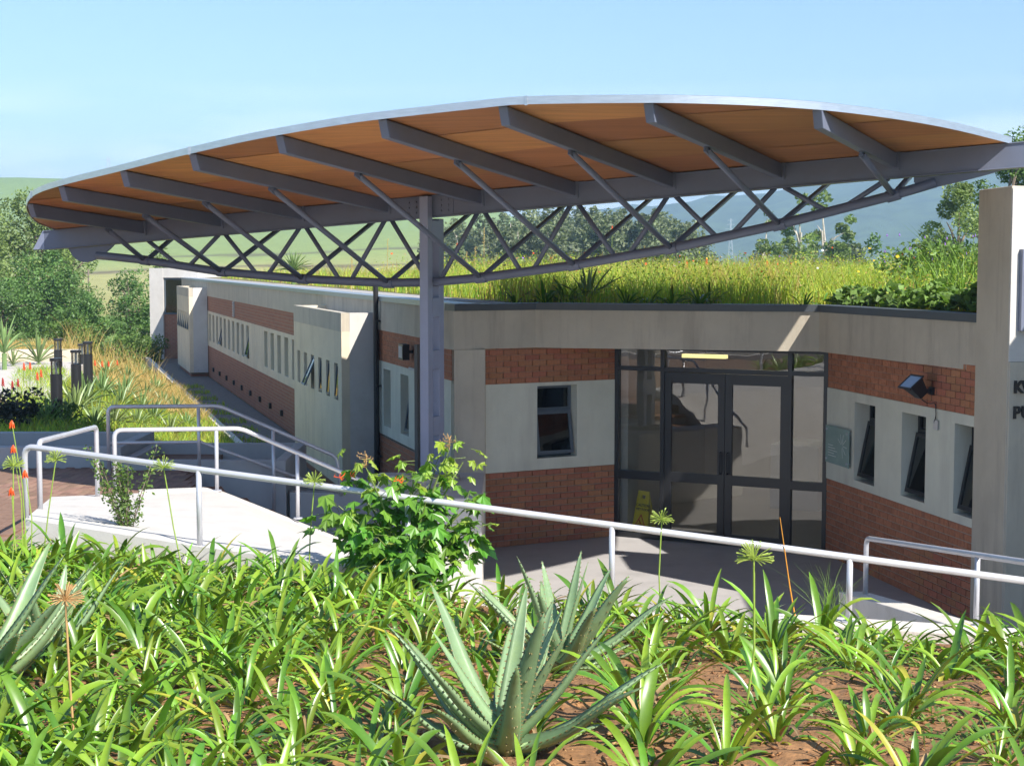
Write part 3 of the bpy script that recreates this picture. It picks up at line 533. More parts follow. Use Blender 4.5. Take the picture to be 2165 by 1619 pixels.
for i, s in enumerate(RS):
    t_ = (chord(s + .004) - chord(s - .004)).normalized(); MB().tube([chord(s) - t_ * .075, chord(s) + t_ * .075], 0.068, 12).build('chord_collar', M['steel'], CAN)
MS = [(RS[i] + RS[i + 1]) / 2 for i in range(8)]
for i, m_ in enumerate(MS):
    for s in (RS[i] + .004, RS[i + 1] - .004):
        q = chord(m_ + (.006 if s > m_ else -.006)); MB().tube([q, cpt(s, 0, zb(s) + .01)], 0.030, 10).build('diagonal', M['steel'], CAN, smooth=True)
# plywood soffit sheets, bay by bay
EDG = [0.012] + RS + [0.998]; TB = [0.075, 1.22, 2.44, 3.66, 4.88]
for side in (1, -1):
    for i in range(len(EDG) - 1):
        for j in range(4):
            s0, s1 = EDG[i] + (.0016 if i else 0), EDG[i + 1] - (.0016 if i < 9 else 0); n = 10; pv = []
            if max(tout(s0, side), tout(s1, side), tout((s0 + s1) / 2, side)) <= TB[j] + .03: continue
            dzj = (.004 if (i + j) % 2 else 0)
            for k in range(n + 1):
                s = s0 + (s1 - s0) * k / n; to = tout(s, side) - .012; ta, tb = min(TB[j] + .003, to), min(TB[j + 1] - .003, to); pv.append((cpt(s, side * ta, ztop(s, ta) + dzj), cpt(s, side * tb, ztop(s, tb) + dzj)))
            g = MB(); up = V(0, 0, .016); vv = [p for q in pv for p in q] + [p + up for q in pv for p in q]; o_ = 2 * (n + 1)
            for k in range(n):
                f1 = (2 * k, 2 * k + 1, 2 * k + 3, 2 * k + 2); g_ = [f1, tuple(x + o_ for x in f1[::-1])]
                if side < 0: g_ = [f[::-1] for f in g_]
                b_ = len(g.v)
                g.f += g_; g.m += [0, 0]
            g.v = [tuple(p) for p in vv]
            g.build('soffit_panel', M['ply'], CAN)
    # metal edging and roof sheet
    ss = sorted(set(list(np.linspace(.006, 1.003, 120)) + OS)); ed = MB(); vv = []; n = len(ss)
    for s in ss:
        t = tout(s, side); zt = ztop(s, t)
        vv += [cpt(s, side * t, zt - .012), cpt(s, side * (t + .012), zt - .012), cpt(s, side * (t + .012), zt + .058), cpt(s, side * t, zt + .062)]
    ff = []
    for k in range(n - 1):
        for q in range(4):
            f = (4 * k + q, 4 * k + 4 + q, 4 * k + 4 + (q + 1) % 4, 4 * k + (q + 1) % 4); ff.append(f if side > 0 else f[::-1])
    ed.add(vv, ff).build('edge_strip', M['alu'], CAN)
    rf = MB(); vv = [];
    for s in ss: t = tout(s, side); vv += [cpt(s, 0, ztop(s, 0) + .05), cpt(s, side * t, ztop(s, t) + .056)]
    rf.add(vv, [((2 * k, 2 * k + 2, 2 * k + 3, 2 * k + 1) if side < 0 else (2 * k, 2 * k + 1, 2 * k + 3, 2 * k + 2)) for k in range(n - 1)]).build('roof_sheet', M['cap_light'], CAN)
for s, in ((.16,), (.42,), (.73,)):
    t = tout(s); MB().bar(cpt(s, t + .014, ztop(s, t) + .022), cpt(s, t + .020, ztop(s, t) + .022), .03, .085).build('joint_cover', M['alu'], CAN)
# column: two posts clasping the beam, with batten plates and splice bolts
CS = 0.468; c0 = cpt(CS, 0, 0)
colm = MB()
for t, zt in ((.155, zb(CS) + BH - .015), (-.155, zb(CS) - .01)):
    p = cpt(CS, t, 0); colm.bar(V(p.x, p.y, 1.2), V(p.x, p.y, zt), 0.12, 0.13, CF)
bevel(colm.build('column', M['steel_light'], CAN), 0.006)
for z in (1.9, 2.75, 3.42, 4.40): MB().bar(cpt(CS, .09, z), cpt(CS, -.09, z), 0.124, 0.24).build('batten_plate', M['steel_light'], CAN)
for sg in (-1, 1):
    s = CS + sg * .0175; pl = MB().bar(cpt(s - .009, .074, zb(s) + BH / 2), cpt(s + .009, .074, zb(s) + BH / 2), 0.012, .22).build('splice_plate', M['steel'], CAN)
    for a in (-1, 1):
        for k in (-1, 0, 1): q = s + a * .0038; MB().tube([cpt(q, .078, zb(q) + BH / 2 + k * .068), cpt(q, .098, zb(q) + BH / 2 + k * .068)], .014, 6).build('bolt', M['steel'], pl)
sb = 1.035; p = cpt(sb, 0, 0); br = MB(); br.box(p.x - .16, p.x + .35, p.y - .12, p.y + .12, 4.772, 4.80); br.bar(V(p.x, p.y, 4.8), V(p.x, p.y, zb(sb)), .22, .16, CF)
o = br.build('bearing_bracket', M['steel_light'], CAN)
for k in range(4): MB().tube([(p.x - .12 + .13 * k, p.y - .09, 4.80), (p.x - .12 + .13 * k, p.y - .09, 4.83)], .016, 6).build('bolt', M['galv'], o)
# ------------------------------------------------------------------ landing, terrace, stairs, walls
struct(MB().prism([(-3.3, 17.2), (-1.0, 11.6), (9, 9.3), (9, 16.0), (5.2, 16.9), (4.30, 21.18), (1.49, 22.64), (-0.4, 21.62), (-1.9, 21.5), (-3.7, 19.9)], -0.3, 0.0).build('landing', M['landing']), 'grey screed landing before the glazed doors')
struct(MB().add([(3.6, 15.6, .004), (5.02, 16.0, .004), (5.5, 10.0, 1.15), (3.85, 10.0, 1.15), (3.6, 15.6, -.2), (5.02, 16.0, -.2), (5.5, 10, -.2), (3.85, 10, -.2)], [(0, 3, 2, 1), (0, 4, 7, 3), (1, 2, 6, 5), (2, 3, 7, 6)]).build('ramp', M['landing']), 'grey ramp running up beside the sign wall')
TZ = 1.3; SD = V(0.962, 0.272, 0); SN = V(-0.272, 0.962, 0); S0 = V(-3.33, 17.2, 0)
ter = struct(MB().prism([(-26, -9), (-6.4, -9), (-6.4, 11), (-4.6, 12.6), (-3.34, 17.2), (-4.08, 19.8), (-4.1, 22.3), (-26, 22.3)], -0.3, TZ - 0.012).build('terrace', mat('terrace_base', (0.26, 0.165, 0.115), 0.9, 0.25, 9, 0.4, 40)), 'brick paved terrace at the head of the stairs')
pvm = MB().box(-.0485, .0485, -.1, .1, -.012, .02).build('paver', M['paver']); pme = pvm.data; bpy.data.objects.remove(pvm)
np_ = 0; rest = MB()
for j in range(26):
    for i in range(34):
        y = 20.28 - j * 0.206 - (0.1 if i % 2 else 0); x = -6.6 + i * 0.1
        if x > -3.42 - (y - 17.2) * .283 or (y < 17.25 and x > -4.9) or y < 15.2: continue
        vis = y > 16.9 and x > -6.2
        if vis and np_ < 300: o = link('paver', pme, ter); o.location = (x, y, TZ - 0.012 + random.uniform(-.002, .002)); o.rotation_euler = (random.uniform(-.01, .01), random.uniform(-.01, .01), 0); np_ += 1
        else: rest.box(x - .0485, x + .0485, y - .1, y + .1, TZ - .02, TZ + .008 + random.uniform(-.002, .002))
stuff(rest.build('paver_field', M['paver'], ter))
STR = empty('stairs', (0, 0, 0), 0, 'short flight of brick-topped steps from the terrace down to the landing', 'stairs')
for k in range(7):
    a = S0 + SD * (0.325 * k) + SN * 0.02; FRk = frame((a.x, a.y, 0), (SD.x, SD.y)); z = TZ - 0.1625 * (k + 1)
    st_ = MB().box(0, 0.325 if k < 6 else .3, 0, 2.62, 0, z - .05).build('step', M['grey_paint'], STR, FRk); bevel(MB().box(-.0, .345, .003, 2.617, z - .05, z).build('tread', M['tread'], st_), 0.008)
# sloping white slab between the two handrails
A_ = [at(52, 1097, 12.45), at(400, 1152, 12.1), at(720, 1197, 11.75), V(-0.55, 11.42, 1.5)]; B_ = [V(-4.95, 16.65, 1.475), V(-4.1, 16.95, 1.47), V(-3.33, 17.18, 1.468), V(-1.03, 17.83, .40)]
g = MB(); nn = 12; top = []
def poly(pts, t): t *= len(pts) - 1; i = min(int(t), len(pts) - 2); return pts[i].lerp(pts[i + 1], t - i)
for i in range(nn + 1):
    for j in range(5): top.append(poly(A_, i / nn).lerp(poly(B_, i / nn), j / 4))
g.add(top, [(i * 5 + j, (i + 1) * 5 + j, (i + 1) * 5 + j + 1, i * 5 + j + 1) for i in range(nn) for j in range(4)])
rim = [i * 5 for i in range(nn + 1)] + [nn * 5 + j for j in range(1, 5)] + [i * 5 + 4 for i in range(nn - 1, -1, -1)] + [j for j in range(3, 0, -1)]
low = [V(top[i].x, top[i].y, 0.0) for i in rim]; n = len(rim)
g.add([top[i] for i in rim] + low, [(i, n + i, n + (i + 1) % n, (i + 1) % n) for i in range(n)])
slab = g.build('parapet_slab', M['white']); tag(slab, 'broad sloping white plastered slab between the handrails beside the stairs', 'wall')
bm = bmesh.new(); bm.from_mesh(slab.data); bmesh.ops.remove_doubles(bm, verts=bm.verts, dist=1e-4); bmesh.ops.recalc_face_normals(bm, faces=bm.faces); bm.to_mesh(slab.data); bm.free()
cop = MB(); cp = [poly(B_, t) for t in np.linspace(.34, .98, 14)]
for a, c in zip(cp[:-1], cp[1:]): cop.bar(a + V(0, 0, .012), c + V(0, 0, .012), .16, .03)
cop.build('coping', M['white'], slab)
def wall(name, pts, w, z0, z1s, m, label, cat='wall', bev=.012):
    """wall along plan points with top heights z1s"""
    q = [V(*p, 0) for p in pts]; L = []; Rr_ = []
    for i in range(len(q)):
        d = (q[min(i + 1, len(q) - 1)] - q[max(i - 1, 0)]).normalized(); n_ = V(-d.y, d.x, 0) * w / 2; L.append(q[i] + n_); Rr_.append(q[i] - n_)
    g = MB(); n = len(q); vs_ = []
    for i in range(n): vs_ += [V(Rr_[i].x, Rr_[i].y, z0), V(L[i].x, L[i].y, z0), V(L[i].x, L[i].y, z1s[i]), V(Rr_[i].x, Rr_[i].y, z1s[i])]
    f_ = [(0, 1, 2, 3), (4 * n - 1, 4 * n - 2, 4 * n - 3, 4 * n - 4)]
    for i in range(n - 1):
        for k in range(4): f_.append((4 * i + k, 4 * i + 4 + k, 4 * i + 4 + (k + 1) % 4, 4 * i + (k + 1) % 4))
    f_ = [f[::-1] for f in f_]; g.add(vs_, f_); o = g.build(name, m); bevel(o, bev); tag(o, label, cat); return o
wall('garden_wall', [(-0.52, 11.56), (0.8, 11.2), (1.82, 10.9)], .25, 0.0, [1.44, 1.43, 1.42], M['white_kerb'], 'weathered white retaining wall below the front handrail, beside the shrub')
wall('garden_wall', [(1.84, 10.86), (3.0, 10.52), (6.5, 9.5)], .27, 0.0, [1.485, 1.485, 1.48], M['white_kerb'], 'weathered white retaining wall along the bed, running towards the sign wall')
wall('ramp_wall', [(3.36, 15.25), (3.5, 13.7), (3.66, 12.2), (3.74, 11.2)], .26, 0.0, [.74, .93, 1.10, 1.22], M['white_kerb'], 'low sloping wall of the ramp carrying the short handrail')
def trough(x0, x1, y0, y1, z0, z1, th, label):
    e = empty('planter_trough', ((x0 + x1) / 2, (y0 + y1) / 2, z0), 0, label, 'planter'); ox, oy, oz = e.location
    g = MB(); g.box(x0 - ox, x1 - ox, y0 - oy, y0 + th - oy, 0, z1 - z0); g.box(x0 - ox, x1 - ox, y1 - th - oy, y1 - oy, 0, z1 - z0); g.box(x0 - ox, x0 + th - ox, y0 + th - oy, y1 - th - oy, 0, z1 - z0); g.box(x1 - th - ox, x1 - ox, y0 + th - oy, y1 - th - oy, 0, z1 - z0)
    bevel(g.build('planter_wall', M['grey_paint'], e), .012); MB().box(x0 + th - ox, x1 - th - ox, y0 + th - oy, y1 - th - oy, 0, (z1 - z0) * .45).build('planter_soil', M['soil'], e); return e
trough(-11.0, -5.14, 20.38, 22.32, TZ - .3, 1.575, .16, 'long grey plastered planter trough on the terrace, below the bollard lights')
trough(-5.12, -2.93, 20.08, 22.12, 0.0, 1.435, .15, 'short grey planter trough at the top of the stairs, beside the wing path')
wall('garden_wall', [(-2.9, 20.2), (-1.78, 20.35)], .22, 0, [1.02, .98], M['grey_paint'], 'low grey wall on the far side of the stairs, next to the column plinth')
pl = empty('column_plinth', (-1.05, 20.0, 0), 0, 'white plastered plinth with a round concrete drum under the steel column', 'plinth')
bevel(MB().prism([(.08, -1.62), (.69, -1.62), (.69, .7), (-.72, .7), (-.72, .40), (-.1, .3)], 0, 1.20).build('plinth_block', M['white'], pl), .015)
g = MB().tube([(0.02, 0, .0), (0.02, 0, 1.26)], .36, 40); bevel(g.build('plinth_drum', M['concrete'], pl), .012)

# ------------------------------------------------------------------ handrails
def fillet(pts, r=.09, n=5):
    pts = [Vector(p) for p in pts]; out = [pts[0]]
    for i in range(1, len(pts) - 1):
        a, p, c = pts[i - 1], pts[i], pts[i + 1]; d0 = (a - p).normalized(); d1 = (c - p).normalized(); rr_ = min(r, (a - p).length * .45, (c - p).length * .45)
        s, e = p + d0 * rr_, p + d1 * rr_
        for k in range(n + 1): t = k / n; out.append(s * (1 - t) ** 2 + p * 2 * t * (1 - t) + e * t * t)
    out.append(pts[-1]); return out
def rail(label, path, posts, r=.025, mids=(), rp=.022):
    e = empty('handrail', path[0], 0, label, 'handrail'); o = Vector(path[0])
    MB().tube([p - o for p in fillet(path)], r, 12).build('top_rail', M['galv'], e, smooth=True)
    for a, z0 in posts:
        pst = MB().tube([V(a[0], a[1], z0) - o, V(*a) - o], rp, 10).build('post', M['galv'], e, smooth=True)
        MB().tube([V(a[0], a[1], z0) - o, V(a[0], a[1], z0 + .012) - o], .05, 12).build('base_flange', M['galv'], pst)
    for m_ in mids: MB().tube([Vector(p) - o for p in m_], r * .8, 10).build('mid_rail', M['galv'], e, smooth=True)
    return e
Ra, Rb = at(56, 943, 12.62), at(2165, 1227, 10.36); Rdir = Rb - Ra
def ra(u):
    k = 0.5
    for _ in range(40):
        p = Ra + Rdir * k; d = p.y * math.cos(PITCH) - (p.z - H) * math.sin(PITCH); uu = 1082.5 + FPX * p.x / d; k += (u - uu) / 2300
    return Ra + Rdir * k
def slabz(p):
    best = 1.48
    if p.x < -0.6: best = float(np.interp(p.x, [A_[0].x, A_[1].x, A_[2].x, A_[3].x], [A_[0].z, A_[1].z, A_[2].z, A_[3].z])) - .02
    return best
end = Ra + Rdir * 1.3; p0 = Ra + V(-.02, .01, 0)
rail('long silver handrail sloping along the front white wall of the bed', [V(p0.x, p0.y, slabz(p0)), p0, end], [(tuple(q), slabz(q) if q.x < 1.8 else 1.483) for q in (ra(420), ra(862), ra(1294), ra(1797), Ra + Rdir * 1.18)])
rail('short silver handrail closing the upper end of the white slab', [V(-4.30, 14.1, 1.72), V(-4.30, 14.1, 2.36), V(-4.43, 16.55, 2.24), V(-4.43, 16.55, 1.47)], [])
c0_ = V(-4.36, 17.02, TZ); c1 = V(-4.36, 17.02, 2.155); c2 = V(-3.0, 17.2, 2.155); c3 = c2 + SD * 2.25 + V(0, 0, -1.06)
rail('silver handrail on the near side of the stairs, brightly sunlit', [c0_, c1, c2, c3, c3 + V(0, 0, -.35)], [((-3.27, 17.17, 2.155), 1.46), (tuple(c2 + SD * .62 + V(0, 0, -.292)), 1.12), (tuple(c2 + SD * 1.6 + V(0, 0, -.754)), .65)])
d0_ = V(-5.1, 19.62, TZ); d1_ = V(-5.1, 19.62, 2.175); d2_ = V(-3.72, 19.75, 2.175); d3_ = d2_ + SD * 1.5 + V(0, 0, -.70)
md = V(0, 0, -.46)
rail('silver handrail with a middle rail on the far side of the stairs, in shade', [d0_, d1_, d2_, d3_, d3_ + V(0.06, 0, -.5), ], [((-3.98, 19.73, 2.175), TZ), (tuple(d2_ + SD * .68 + V(0, 0, -.317)), .7)], mids=[[d1_ + md, d2_ + md + V(-.25, 0, 0), d3_ + md]])
e0 = V(3.43, 14.95, .78); e1 = V(3.43, 14.95, 1.325); e2 = V(3.68, 12.2, 1.675); e3 = e1 + (e2 - e1) * 1.71
rail('short silver handrail on the sloping ramp wall near the sign wall', [e0, e1, e3, V(e3.x, e3.y, 1.48)], [(tuple(e2), 1.10)])

# ------------------------------------------------------------------ garden bed in front and garden by the wing
def bedz(x, y):
    k = np.interp(x, [-3, 3], [0.07, 0.148]); z = 2.03 - k * (y - 6) if y > 6 else 2.03 + .06 * (6 - y)
    return float(z + .018 * math.sin(x * 3.1 + y * 1.7) + .014 * math.sin(x * 7.3 - y * 5.1) + .008 * math.sin(x * 17 + y * 13))
def bedtop(x): return float(np.interp(x, [-7, -4.2, -1.3, -.5, 1.8, 1.84, 6.5], [12.9, 12.5, 11.74, 11.46, 10.78, 10.73, 9.38]))
vs = []; fs = []; xs = np.linspace(-6.6, 6.5, 150); ny = 150
for x in xs:
    yt = bedtop(x)
    for j in range(ny + 1): y = -4 + (yt + 4) * (j / ny) ** .8; vs.append((x, y, bedz(x, y) + RNG.normal(0, .006)))
for i in range(len(xs) - 1):
    for j in range(ny): a = i * (ny + 1) + j; fs.append((a, a + ny + 1, a + ny + 2, a + 1))
bed = MB().add(vs, fs)
for x0_, sgn in ((-6.6, 1), (6.5, -1)):
    q = [(-4 + k * .5) for k in range(int((bedtop(x0_) + 4) / .5) + 1)]; bed.add([(x0_, y, z) for y in q for z in (bedz(x0_, y) + .01, 0.0)], [(2 * k, 2 * k + 1, 2 * k + 3, 2 * k + 2) for k in range(len(q) - 1)])
struct(bed.build('garden_bed', M['soil'], smooth=True), 'sloping bed of red-brown soil')
def wing_o(x, y): return (x - W0[0]) * -.959 + (y - W0[1]) * -.284
def gz(x, y):
    o = wing_o(x, y); z = .16 + 1.16 * smooth01((o - 1.9) / 3.6); z = z + (-.45 - z) * smooth01((y - 48) / 24)
    return z + .03 * math.sin(x * 2.1 + y) + .02 * math.sin(x * 5 - y * 3.3)
vs = []; fs = []; ys = np.linspace(22.12, 76, 90); os_ = list(np.linspace(1.66, 8, 26)) + list(np.linspace(8.6, 30, 16))
for y in ys:
    xw = W0[0] - .2961 * (y - W0[1])
    for o in os_: x = xw - o / .959; vs.append((x, y, gz(x, y)))
m_ = len(os_)
for i in range(len(ys) - 1):
    for j in range(m_ - 1): a = i * m_ + j; fs.append((a, a + 1, a + m_ + 1, a + m_))
struct(MB().add(vs, fs).build('garden_slope', mat('garden_soil', (0.3, 0.2, 0.09), 0.95, .4, 2.5, .5, 12, stain=((.16, .17, .04), 1.2, .8, (1, 1, 1))), smooth=True), 'planted bank between the upper path and the wing')
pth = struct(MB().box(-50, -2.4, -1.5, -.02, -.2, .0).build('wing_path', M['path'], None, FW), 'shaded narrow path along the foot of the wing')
kb = MB().box(-46, -2.2, -1.66, -1.5, -.2, .2).build('kerb', M['white_kerb'], None, FW); struct(kb, 'pale kerb between the bank and the wing path')
struct(MB().prism([(-20, 30.5), (-9.1, 30.5), (-11.2, 41), (-22, 41)], 1.2, 1.42).build('upper_path', M['paving']), 'bright pale paved path on the upper level')
wall('path_wall', [(-24, 41.4), (-11.4, 41.4)], .3, .8, [1.72, 1.72], M['plaster'], 'low cream wall edging the far side of the upper path')

# ------------------------------------------------------------------ small things on the building
WB = empty('floodlight', at(1975, 822, 18.4), 0, 'black floodlight with a blue-grey glass face on the right-hand brick wall', 'lamp')
Fq = frame((WB.location.x, WB.location.y, 0), (P4[0] - P3[0], P4[1] - P3[1])); Lq = (Vector((WB.location.x, WB.location.y)) - Vector(P3)).length
fl = F3 @ Matrix.Translation((3.14, 0, 2.52)); WB.matrix_world = fl
T = Matrix.Translation((0, -.2, 0)) @ Matrix.Rotation(R(-48), 4, 'X')
hb = MB(); hv = [(-.15, -.11, .09), (.15, -.11, .09), (.15, -.11, -.09), (-.15, -.11, -.09), (-.08, .09, .06), (.08, .09, .06), (.08, .09, -.06), (-.08, .09, -.06)]
hb.add([T @ V(*p) for p in hv], [(0, 3, 2, 1), (4, 5, 6, 7), (0, 1, 5, 4), (1, 2, 6, 5), (2, 3, 7, 6), (3, 0, 4, 7)]); ring(hb, -.17, .17, -.115, .115, .025, -.13, -.11, T)
bevel(hb.build('lamp_housing', M['black'], WB), .008); MB().box(-.145, .145, -.122, -.118, -.09, .09, T).build('lamp_glass', mat('lamp_glass', (.25, .34, .5), .12, .05, 5), WB)
MB().bar((0, -.2, -.02), (.0, .0, -.02), .05, .05).bar((-.05, -.02, -.02), (.06, -.02, -.02), .03, .09).build('lamp_bracket', M['black'], WB)
MB().tube(fillet([(-.0, -.14, -.12), (.0, -.06, -.17), (.13, -.03, -.15), (.15, -.03, -.3), (.1, -.03, -.38), (.13, -.02, -.41)], .04), .006, 6).build('lamp_cable', M['black'], WB)
sp = MB().box(.08, .19, -.032, -.02, -.46, -.35).build('socket_plate', M['white'], BLD, fl)
W2 = empty('floodlight', (0, 0, 0), 0, 'black floodlight with a white reflector on the wing wall behind the steel column', 'lamp'); W2.matrix_world = FW @ Matrix.Translation((-2.75, 0, 2.62))
MB().box(-.15, .15, -.2, -.09, -.12, .12).build('lamp_housing', M['black'], W2); MB().box(-.12, .12, -.206, -.201, -.09, .09).build('lamp_glass', M['white'], W2); MB().bar((0, -.1, 0), (0, 0, 0), .05, .05).build('lamp_bracket', M['black'], W2)
nt_ = MB().box(-2.95, -2.55, -.03, -.012, 2.33, 2.37).build('small_sign', M['white'], BLD, FW)
PQ = empty('glass_plaque', (0, 0, 0), 0, 'small frosted glass plaque on steel studs beside the entrance doors', 'plaque'); PQ.matrix_world = F3 @ Matrix.Translation((.08, -.05, 1.30))
MB().box(0, .78, -.006, .006, 0, .5).build('plaque_sheet', M['plaque'], PQ)
for x in (.05, .73):
    for z in (.05, .45): MB().tube([(x, -.02, z), (x, .035, z)], .014, 8).build('stud', M['galv'], PQ)
et = MB()
for k in range(7):
    a = R(-80 + k * 38); et.bar((.56 + .03 * math.cos(a), -.0075, .27 + .03 * math.sin(a)), (.56 + .16 * math.cos(a), -.0075, .27 + .16 * math.sin(a)), .002, .006)
for k in range(5): et.box(.10, .10 + (.26, .2, .3, .24, .16)[k], -.0085, -.0065, .10 + k * .035, .108 + k * .035)
et.build('etching', M['etch'], PQ)
# wet floor board behind the left side light
CB = empty('caution_board', (0, 0, 0), 0, 'yellow folding caution board standing inside the left side light of the entrance', 'sign'); CB.matrix_world = FD @ Matrix.Translation((.32, .2, 0.0)) @ Matrix.Rotation(R(-20), 4, 'Z')
def board(lean, y, nm):
    T = Matrix.Translation((0, y, 0)) @ Matrix.Rotation(R(lean), 4, 'X'); g = MB(); w0, w1, h = .17, .105, .66; hx, h0, h1 = .045, .54, .60
    def q(x, z): return x
    def wid(z): return w0 + (w1 - w0) * z / h
    def slabq(xa0, xa1, xb0, xb1, za, zb):
        vs_ = [(xa0, -.008, za), (xa1, -.008, za), (xb1, -.008, zb), (xb0, -.008, zb), (xa0, .008, za), (xa1, .008, za), (xb1, .008, zb), (xb0, .008, zb)]
        g.add([T @ V(*p) for p in vs_], [(0, 1, 2, 3), (7, 6, 5, 4), (0, 4, 5, 1), (1, 5, 6, 2), (2, 6, 7, 3), (3, 7, 4, 0)])
    slabq(-wid(.03), wid(.03), -wid(h0), wid(h0), .0, h0); slabq(-wid(h0), -hx, -wid(h1), -hx, h0, h1); slabq(hx, wid(h0), hx, wid(h1), h0, h1); slabq(-wid(h1), wid(h1), -w1, w1, h1, h)
    return g.build(nm, M['yellow'], CB), T
fb, T1 = board(-9, -.0, 'front_board'); bb, T2 = board(9, .20, 'rear_board')
for s, z, sz in (('CAUTION', .43, .058), ('WET FLOOR', .375, .046)):
    o = text(s, sz, .001, M['black'], fb, T1 @ Matrix.Translation((-.118 if s == 'CAUTION' else -.115, -.0105, z)) @ UPM, 'lettering', .0012)
tri = MB()
def triq(r_, y): return [T1 @ V(r_ * math.sin(a), y, .19 + r_ * math.cos(a)) for a in (0, 2 * math.pi / 3, -2 * math.pi / 3)]
o_, i_ = triq(.135, -.0095), triq(.10, -.0095); tri.add(o_ + i_, [(0, 3, 4, 1)[::-1], (1, 4, 5, 2)[::-1], (2, 5, 3, 0)[::-1]])
tri.bar(T1 @ V(-.03, -.0105, .24), T1 @ V(.02, -.0105, .18), .002, .03, V(0, 1, 0)); tri.bar(T1 @ V(.02, -.0105, .18), T1 @ V(.055, -.0105, .145), .002, .02, V(0, 1, 0)); tri.bar(T1 @ V(.0, -.0105, .20), T1 @ V(-.05, -.0105, .15), .002, .018, V(0, 1, 0)); tri.bar(T1 @ V(-.045, -.0105, .215), T1 @ V(.03, -.0105, .23), .002, .014, V(0, 1, 0))
tri.build('warning_triangle', M['redprint'], fb)
# bollard lights
def bollard(x, y, z, top, label):
    e = empty('bollard_light', (x, y, z), 0, label, 'bollard', 'bollard lights along the upper path'); h = top - z
    MB().tube([(0, 0, -.3), (0, 0, h - .27)], .098, 20).build('bollard_post', M['black'], e, smooth=False)
    ln = MB().tube([(0, 0, h - .27), (0, 0, h - .05)], .088, 20).build('lamp_lens', M['clear'], e); MB().tube([(0, 0, h - .27), (0, 0, h - .05)], .02, 8).build('lamp_core', M['galv'], ln)
    MB().tube([(0, 0, h - .05), (0, 0, h)], .104, 20).build('bollard_cap', M['black'], e)
for u, vt, d, lb in ((118, 757, 26, 'black cylindrical bollard light with clear lens, the one closest to the trough'), (160, 740, 30, 'black cylindrical bollard light standing among the bank aloes'), (185, 722, 33, 'black cylindrical bollard light beside the orange aloe flowers'), (122, 716, 38, 'black bollard light beside the low cream path wall'), (173, 727, 40, 'black bollard light hidden behind the one by the orange aloe flowers')):
    p = at(u, vt, d); bollard(p.x, p.y, gz(p.x, p.y), p.z, lb)
# far pylon and pole
def pylon(name, p, h, w, label):
    e = empty(name, p, 0, label, 'pylon'); g = MB()
    for sx_ in (-1, 1):
        for sy_ in (-1, 1): g.tube([(sx_ * w / 2, sy_ * w / 2, -3), (sx_ * w * .12, sy_ * w * .12, h * .7), (sx_ * w * .08, sy_ * w * .08, h)], .12, 4)
    for k in range(7):
        z0_, z1_ = h * k / 7, h * (k + 1) / 7; r0, r1 = max(.1, .5 - .55 * k / 7) * w, max(.1, .5 - .55 * (k + 1) / 7) * w
        for sg in (-1, 1): g.tube([(-sg * r0, -r0, z0_), (sg * r1, -r1, z1_)], .07, 4)
    g.build('lattice_tower', M['galv'], e)
    for k, wd in ((.72, 1.0), (.84, .8), (.95, .6)): MB().bar((-w * wd, 0, h * k), (w * wd, 0, h * k), .18, .18).build('cross_arm', M['galv'], e)
p = at(229, 332, 1080); pylon('pylon', (p.x, p.y, p.z - 42), 42, 9, 'far lattice pylon above the left end of the canopy')
p = at(1545, 462, 1000); pylon('pylon', (p.x, p.y, p.z - 24), 24, 3.2, 'far lattice pylon seen below the truss before the blue ridge')
p = at(186, 541, 300); ep = empty('power_pole', (p.x, p.y, p.z - 6.2), 0, 'thin wooden power pole in the tan field', 'pole'); MB().tube([(0, 0, -2), (0, 0, 6.2)], .14, 6).build('pole', M['bark'], ep); MB().bar((-.9, 0, 5.9), (.9, 0, 5.9), .15, .15).build('cross_arm', M['bark'], ep)
